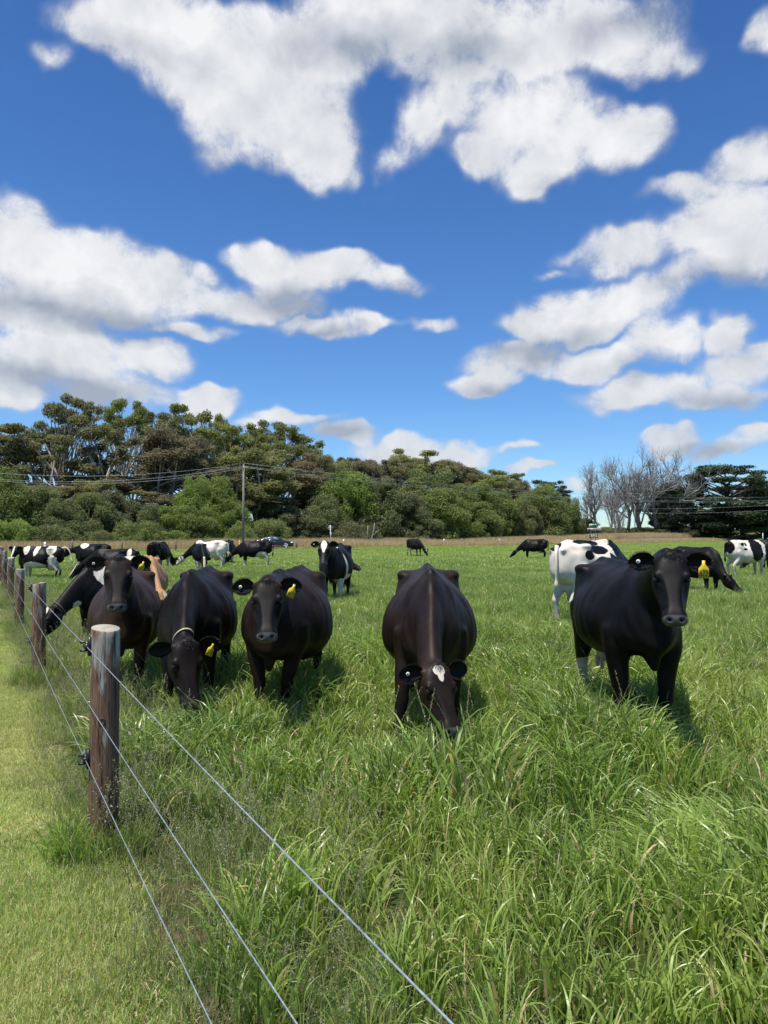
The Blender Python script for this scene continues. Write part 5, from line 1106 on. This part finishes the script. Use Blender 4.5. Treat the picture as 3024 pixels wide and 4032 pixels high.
def seedheads(r_, n, rad, h, kind):
    Vs, Fs, Cs = [], [], []; k = 0
    def quad(p, a, b, c4):
        nonlocal k
        Vs.append(np.array([p - a, p + b, p + a, p - b])); Fs.append(np.arange(4) + k); Cs.append(np.tile(c4, (4, 1))); k += 4
    for _ in range(n):
        a = r_.uniform(0, 6.28); q = rad * math.sqrt(r_.rand()); p0 = np.array((q * math.cos(a), q * math.sin(a), 0)); H = r_.uniform(*h); az = r_.uniform(0, 6.28); ln = abs(r_.normal(0, .18)); rn = r_.rand()
        pts = []; th = ln; p = p0.copy()
        for s in range(9): pts.append(p.copy()); p = p + np.array((math.sin(th) * math.cos(az), math.sin(th) * math.sin(az), math.cos(th))) * H / 8; th += r_.uniform(.02, .10)
        pts = np.array(pts)
        for s in range(8):
            d = pts[s + 1] - pts[s]; sd = np.cross(d, r_.normal(size=3)); sd = sd / np.linalg.norm(sd) * .0011; c4 = (.5, rn, .5, 1)
            Vs.append(np.array([pts[s] - sd, pts[s] + sd, pts[s + 1] + sd, pts[s + 1] - sd])); Fs.append(np.arange(4) + k); Cs.append(np.tile(c4, (4, 1))); k += 4
        if kind == 'rye':
            m_ = 22
            for s in range(m_):
                f = 5.6 + 2.4 * s / m_; i = min(int(f), 7); pt = pts[i] + (pts[i + 1] - pts[i]) * (f - i); d = nrm2(pts[i + 1] - pts[i]); sdv = nrm2(np.cross(d, (math.cos(az), math.sin(az), .3))) * (1 if s % 2 else -1)
                ax_2 = nrm2(d + sdv * .45) * .0075; quad(pt + ax_2 * .8, ax_2, np.cross(ax_2, r_.normal(size=3)) * .28, (.6, rn, .5, 1))
        else:
            for s in range(46):
                f = 5.2 + 2.8 * r_.rand(); i = min(int(f), 7); pt = pts[i] + (pts[i + 1] - pts[i]) * (f - i); sp2 = (8.3 - f) / 3.1
                pt = pt + r_.normal(0, 1, 3) * np.array((.017, .017, .012)) * sp2 * H * 2.6; ax_2 = nrm2(r_.normal(size=3) + (0, 0, .6)) * r_.uniform(.002, .0042); quad(pt, ax_2, np.cross(ax_2, r_.normal(size=3)) * .4, (.6, rn * .6 + .4 * r_.rand(), 1.0, 1))
    return np.concatenate(Vs), np.array(Fs), np.concatenate(Cs)
def cat(parts):
    V, F, C4 = [], [], []; k = 0
    for v, f, c in parts: V.append(v); F.append(f + k); C4.append(c); k += len(v)
    return np.concatenate(V), np.concatenate(F), np.concatenate(C4)
def proto_col(name, meshes, mat):
    col = bpy.data.collections.new(name)
    for i, (V, F, C4) in enumerate(meshes):
        me = np_mesh('clump', V, F); vcol(me, 'bl', C4); me.materials.append(mat); me.polygons.foreach_set('use_smooth', np.ones(len(me.polygons), bool))
        col.objects.link(bpy.data.objects.new(f'{name}_{i:02d}', me))
    return col
def scatter(name, col, P, rotz, tilt, sc, idx):
    n = len(P); me = bpy.data.meshes.new(name); me.vertices.add(n); me.vertices.foreach_set('co', np.ascontiguousarray(P, np.float32).ravel())
    a = me.attributes.new('rot', 'FLOAT_VECTOR', 'POINT'); a.data.foreach_set('vector', np.column_stack([tilt[:, 0], tilt[:, 1], rotz]).astype(np.float32).ravel())
    a = me.attributes.new('scl', 'FLOAT_VECTOR', 'POINT'); a.data.foreach_set('vector', np.asarray(sc, np.float32).ravel())
    a = me.attributes.new('vid', 'INT', 'POINT'); a.data.foreach_set('value', np.asarray(idx, np.int32))
    o = bpy.data.objects.new(name, me); COL.objects.link(o); o['kind'] = 'stuff'
    g_ = bpy.data.node_groups.new(name + '_scatter', 'GeometryNodeTree'); g_.interface.new_socket('Geometry', in_out='INPUT', socket_type='NodeSocketGeometry'); g_.interface.new_socket('Geometry', in_out='OUTPUT', socket_type='NodeSocketGeometry')
    N = g_.nodes; L = g_.links; gi_ = N.new('NodeGroupInput'); go_ = N.new('NodeGroupOutput'); ip = N.new('GeometryNodeInstanceOnPoints'); ci = N.new('GeometryNodeCollectionInfo')
    ci.inputs['Collection'].default_value = col; ci.inputs['Separate Children'].default_value = True; ci.inputs['Reset Children'].default_value = True
    L.new(gi_.outputs[0], ip.inputs['Points']); L.new(ci.outputs[0], ip.inputs['Instance']); ip.inputs['Pick Instance'].default_value = True
    for nm, ty, sk in (('rot', 'FLOAT_VECTOR', 'Rotation'), ('scl', 'FLOAT_VECTOR', 'Scale'), ('vid', 'INT', 'Instance Index')):
        na = N.new('GeometryNodeInputNamedAttribute'); na.data_type = ty; na.inputs[0].default_value = nm; L.new(na.outputs[0], ip.inputs[sk])
    L.new(ip.outputs[0], go_.inputs[0]); md = o.modifiers.new('scatter', 'NODES'); md.node_group = g_
    return o
def vnoise(x, y, s, seed=0):
    """smooth value noise in 0..1"""
    r_ = np.random.RandomState(seed); T = r_.rand(64, 64); X = x / s; Y = y / s; i = np.floor(X).astype(int); j = np.floor(Y).astype(int); u = X - i; v = Y - j; u = u * u * (3 - 2 * u); v = v * v * (3 - 2 * v)
    g_ = lambda a, b: T[a % 64, b % 64]; return (g_(i, j) * (1 - u) + g_(i + 1, j) * u) * (1 - v) + (g_(i, j + 1) * (1 - u) + g_(i + 1, j + 1) * u) * v
def jgrid(x0, x1, y0, y1, step, seed):
    r_ = np.random.RandomState(seed); X, Y = np.meshgrid(np.arange(x0, x1, step), np.arange(y0, y1, step)); X = X.ravel() + r_.uniform(-.5, .5, X.size) * step; Y = Y.ravel() + r_.uniform(-.5, .5, Y.size) * step; return X, Y
g1 = np.random.RandomState(101)
# --- near pasture: tufts with single blades to be seen
T1 = []
for k in range(6): T1.append(cat([blades(g1, 68, .17, (.28, .54), (.0082, .0170), .19, 1.55, 9)] + ([seedheads(g1, 2, .12, (.50, .72), 'rye')] if k % 2 == 0 else [])))
for k in range(3): T1.append(cat([blades(g1, 80, .19, (.36, .62), (.0085, .0180), .24, 1.8, 10), seedheads(g1, 1, .1, (.5, .7), 'rye')]))      # rank tussocks
for k in range(2): T1.append(blades(g1, 90, .2, (.35, .55), (.005, .0095), .2, .5, 7, bias=0.0, flatk=1.05))                          # lodged grass
for k in range(2): T1.append(blades(g1, 120, .2, (.10, .24), (.004, .0075), .55, 1.1, 5))                                               # under-storey
c1 = proto_col('rye_tuft', T1, M_GR)
X, Y = jgrid(-9, 9, 1.2, 10.5, .175, 5); f = f_of(X, Y); keep = (f > .22) & (np.abs(X) < .62 * Y + 1.4) & ~((f < .9) & (vnoise(X, Y, .45, 3) > (.30 + f * .6)))
bare = np.exp(-(((X + .75) / .45) ** 2 + ((Y - 4.35) / .5) ** 2)) + np.exp(-(((X - .05) / .35) ** 2 + ((Y - 3.2) / .35) ** 2)) * .6; keep &= g1.rand(len(X)) > bare * .35; keep &= ~((vnoise(X, Y, .3, 71) < .24) & (g1.rand(len(X)) < .8))
X, Y = X[keep], Y[keep]; n = len(X); q = vnoise(X, Y, .8, 9); q2 = vnoise(X, Y, .35, 4); lod = np.exp(-(((X - 2.0) / 1.1) ** 2 + ((Y - 4.1) / .55) ** 2)); rnd = g1.rand(n)
idx = np.where(q > .62, 6 + (rnd * 3).astype(int), (rnd * 6).astype(int)); idx = np.where(g1.rand(n) < lod * 1.1, 9 + (rnd * 2).astype(int), idx); idx = np.where(g1.rand(n) < .28, 11 + (rnd * 2).astype(int), idx)
sz = .66 + .66 * q + .22 * (q2 - .5) + g1.uniform(-.1, .1, n); sz = sz * (1 + .80 * np.exp(-(((X - .40) / .34) ** 2 + ((Y - 4.66) / .24) ** 2))); rz = g1.uniform(0, 6.28, n); rz = np.where((idx == 9) | (idx == 10), g1.normal(2.9, .45, n), rz)
wl = .12 * (vnoise(X, Y, 1.5, 12) - .5)
scatter('pasture_grass_near', c1, np.column_stack([X, Y, hgt(X, Y) - .005]), rz, np.column_stack([wl + g1.normal(0, .06, n), g1.normal(0, .06, n)]), np.column_stack([sz, sz, sz * (.92 - .15 * np.exp(-f[keep] / .6))]), idx)
# --- the mower leaves the grass long round the feet of the posts
px_l, py_l = [], []
for u_p in (0, 5.08, 10.09, 14.9):
    qx, qy = fpos(u_p)
    for k in range(26): a = g1.uniform(0, 6.28); q = g1.uniform(.09, .22); px_l.append(qx + q * math.cos(a)); py_l.append(qy + q * math.sin(a) - .05)
X, Y = np.array(px_l), np.array(py_l); n = len(X); sz = g1.uniform(.38, .62, n)
scatter('post_foot_grass', c1, np.column_stack([X, Y, hgt(X, Y)]), g1.uniform(0, 6.28, n), g1.normal(0, .06, (n, 2)), np.column_stack([sz * .8, sz * .8, sz]), g1.randint(0, 9, n))
# --- middle pasture
T2 = []
for k in range(5): T2.append(cat([blades(g1, 260, .42, (.24, .48), (.007, .014), .32, 1.15, 5)] + ([seedheads(g1, 3, .3, (.45, .6), 'rye')] if k % 2 else [])))
c2 = proto_col('rye_patch', T2, M_GR)
X, Y = jgrid(-22, 22, 10.2, 34, .40, 6); keep = (f_of(X, Y) > .3) & (np.abs(X) < .58 * Y + 1.5); X, Y = X[keep], Y[keep]; n = len(X); q = vnoise(X, Y, 1.6, 19); sz = .72 + .45 * q + g1.uniform(-.08, .08, n); hz_ = np.interp(Y, [10, 20, 34], [.90, .80, .68])
scatter('pasture_grass_middle', c2, np.column_stack([X, Y, hgt(X, Y) - .01]), g1.uniform(0, 6.28, n), g1.normal(0, .06, (n, 2)), np.column_stack([sz, sz, sz * hz_]), g1.randint(0, 5, n))
# --- far pasture
T3 = []
for k in range(4): T3.append(blades(g1, 700, 1.15, (.22, .42), (.016, .034), .4, 1.0, 4, square=True))
c3 = proto_col('far_patch', T3, M_GR)
X, Y = jgrid(-62, 85, 33, 175, 1.5, 7); keep = (s_of(X, Y) < -.8) & (np.abs(X) < .58 * Y + 3); X, Y = X[keep], Y[keep]; n = len(X); q = vnoise(X, Y, 5, 29); sz = .9 + .3 * q; hz_ = np.interp(Y, [33, 60, 120], [.62, .36, .30])
scatter('pasture_grass_far', c3, np.column_stack([X, Y, hgt(X, Y) - .01]), g1.uniform(0, 6.28, n), g1.normal(0, .02, (n, 2)), np.column_stack([sz, sz, sz * hz_ * (.75 + .5 * q)]), g1.randint(0, 4, n))
# --- rough wispy strip under the fence
T4 = []
for k in range(5): T4.append(cat([blades(g1, 46, .13, (.12, .34), (.002, .0045), .35, .9, 6), seedheads(g1, 6, .12, (.24, .52), 'wisp')]))
for k in range(2): T4.append(blades(g1, 80, .14, (.06, .18), (.0025, .005), .7, 1.2, 5))
c4 = proto_col('wispy_tuft', T4, M_WISP)
X, Y = jgrid(-14, 3, .9, 22, .125, 8); f = f_of(X, Y); edge = .10 * np.sin(Y * 2.1) + .12 * (vnoise(X, Y, .5, 33) - .5); keep = (f > -.24 + edge) & (f < 1.0 + edge * 3) & (np.abs(X) < .62 * Y + 1.2); keep &= g1.rand(len(X)) < np.interp(f, [-.35, -.05, .5, 1.2], [.6, .95, .75, .12])
bare = np.exp(-(((X + .9) / .3) ** 2 + ((Y - 3.35) / .3) ** 2)) + np.exp(-(((X + .75) / .3) ** 2 + ((Y - 4.35) / .3) ** 2)); keep &= g1.rand(len(X)) > bare * .35
X, Y, f = X[keep], Y[keep], f[keep]; n = len(X); idx = np.where(g1.rand(n) < .30, 5 + g1.randint(0, 2, n), g1.randint(0, 5, n)); sz = .65 + .6 * vnoise(X, Y, .6, 41); sz *= np.interp(f, [-.4, .0, .3], [.40, .80, 1.10])
for u_p in (0, 5.08, 10.09, 14.9, 20.1):
    qx, qy = fpos(u_p); sz *= 1 + .95 * np.exp(-(((X - qx) ** 2 + (Y - qy + .20) ** 2) / .26 ** 2))
scatter('wispy_verge_grass', c4, np.column_stack([X, Y, hgt(X, Y) - .005]), g1.uniform(0, 6.28, n), g1.normal(0, .1, (n, 2)), np.column_stack([sz] * 3), idx)
# --- mown lawn
T5 = []
for k in range(4): T5.append(cat([blades(g1, 2600, .26, (.022, .060), (.0024, .0046), .75, 1.3, 4, square=True), blades(g1, 260, .26, (.02, .045), (.0018, .003), 1.1, .8, 4, square=True)]))
c5 = proto_col('lawn_patch', T5, M_LWN)
X, Y = jgrid(-16, 1, .6, 26, .29, 9); f = f_of(X, Y); keep = (f < -.10) & (f > -5) & (np.abs(X) < .62 * Y + 1.2); X, Y = X[keep], Y[keep]; n = len(X); q = vnoise(X, Y, .7, 51); sz = .95 + .2 * q
scatter('lawn_grass', c5, np.column_stack([X, Y, hgt(X, Y) + .008]), g1.uniform(0, 6.28, n), g1.normal(0, .03, (n, 2)), np.column_stack([sz, sz, .7 + .8 * q]), g1.randint(0, 4, n))
# --- dry straw on the verges
T6 = []
for k in range(4): T6.append(cat([blades(g1, 420, .95, (.45, .95), (.012, .026), .25, .6, 5, square=True)]))
c6 = proto_col('straw_patch', T6, M_DRY)
r6 = np.random.RandomState(77); xs, ss = jgrid(-75, 130, 5.8, 15, 1.25, 10); ux, uy = 1 / math.hypot(1, BLK), BLK / math.hypot(1, BLK)
X = xs - uy * ss; Y = BL0 + BLK * xs + ux * ss
x2, s2 = jgrid(-9, 100, -1.7, .45, .8, 11); X = np.concatenate([X, x2 - uy * s2]); Y = np.concatenate([Y, BL0 + BLK * x2 + ux * s2]); keep = (np.abs(X) < .6 * Y + 6); X, Y = X[keep], Y[keep]; n = len(X); q = vnoise(X, Y, 6, 61)
scatter('dry_verge_grass', c6, np.column_stack([X, Y, hgt(X, Y)]), r6.uniform(0, 6.28, n), r6.normal(0, .04, (n, 2)), np.column_stack([.9 + .3 * q, .9 + .3 * q, np.where(s_of(X, Y) > 3, 1.15 + .5 * q, .75 + .45 * q)]), r6.randint(0, 4, n))
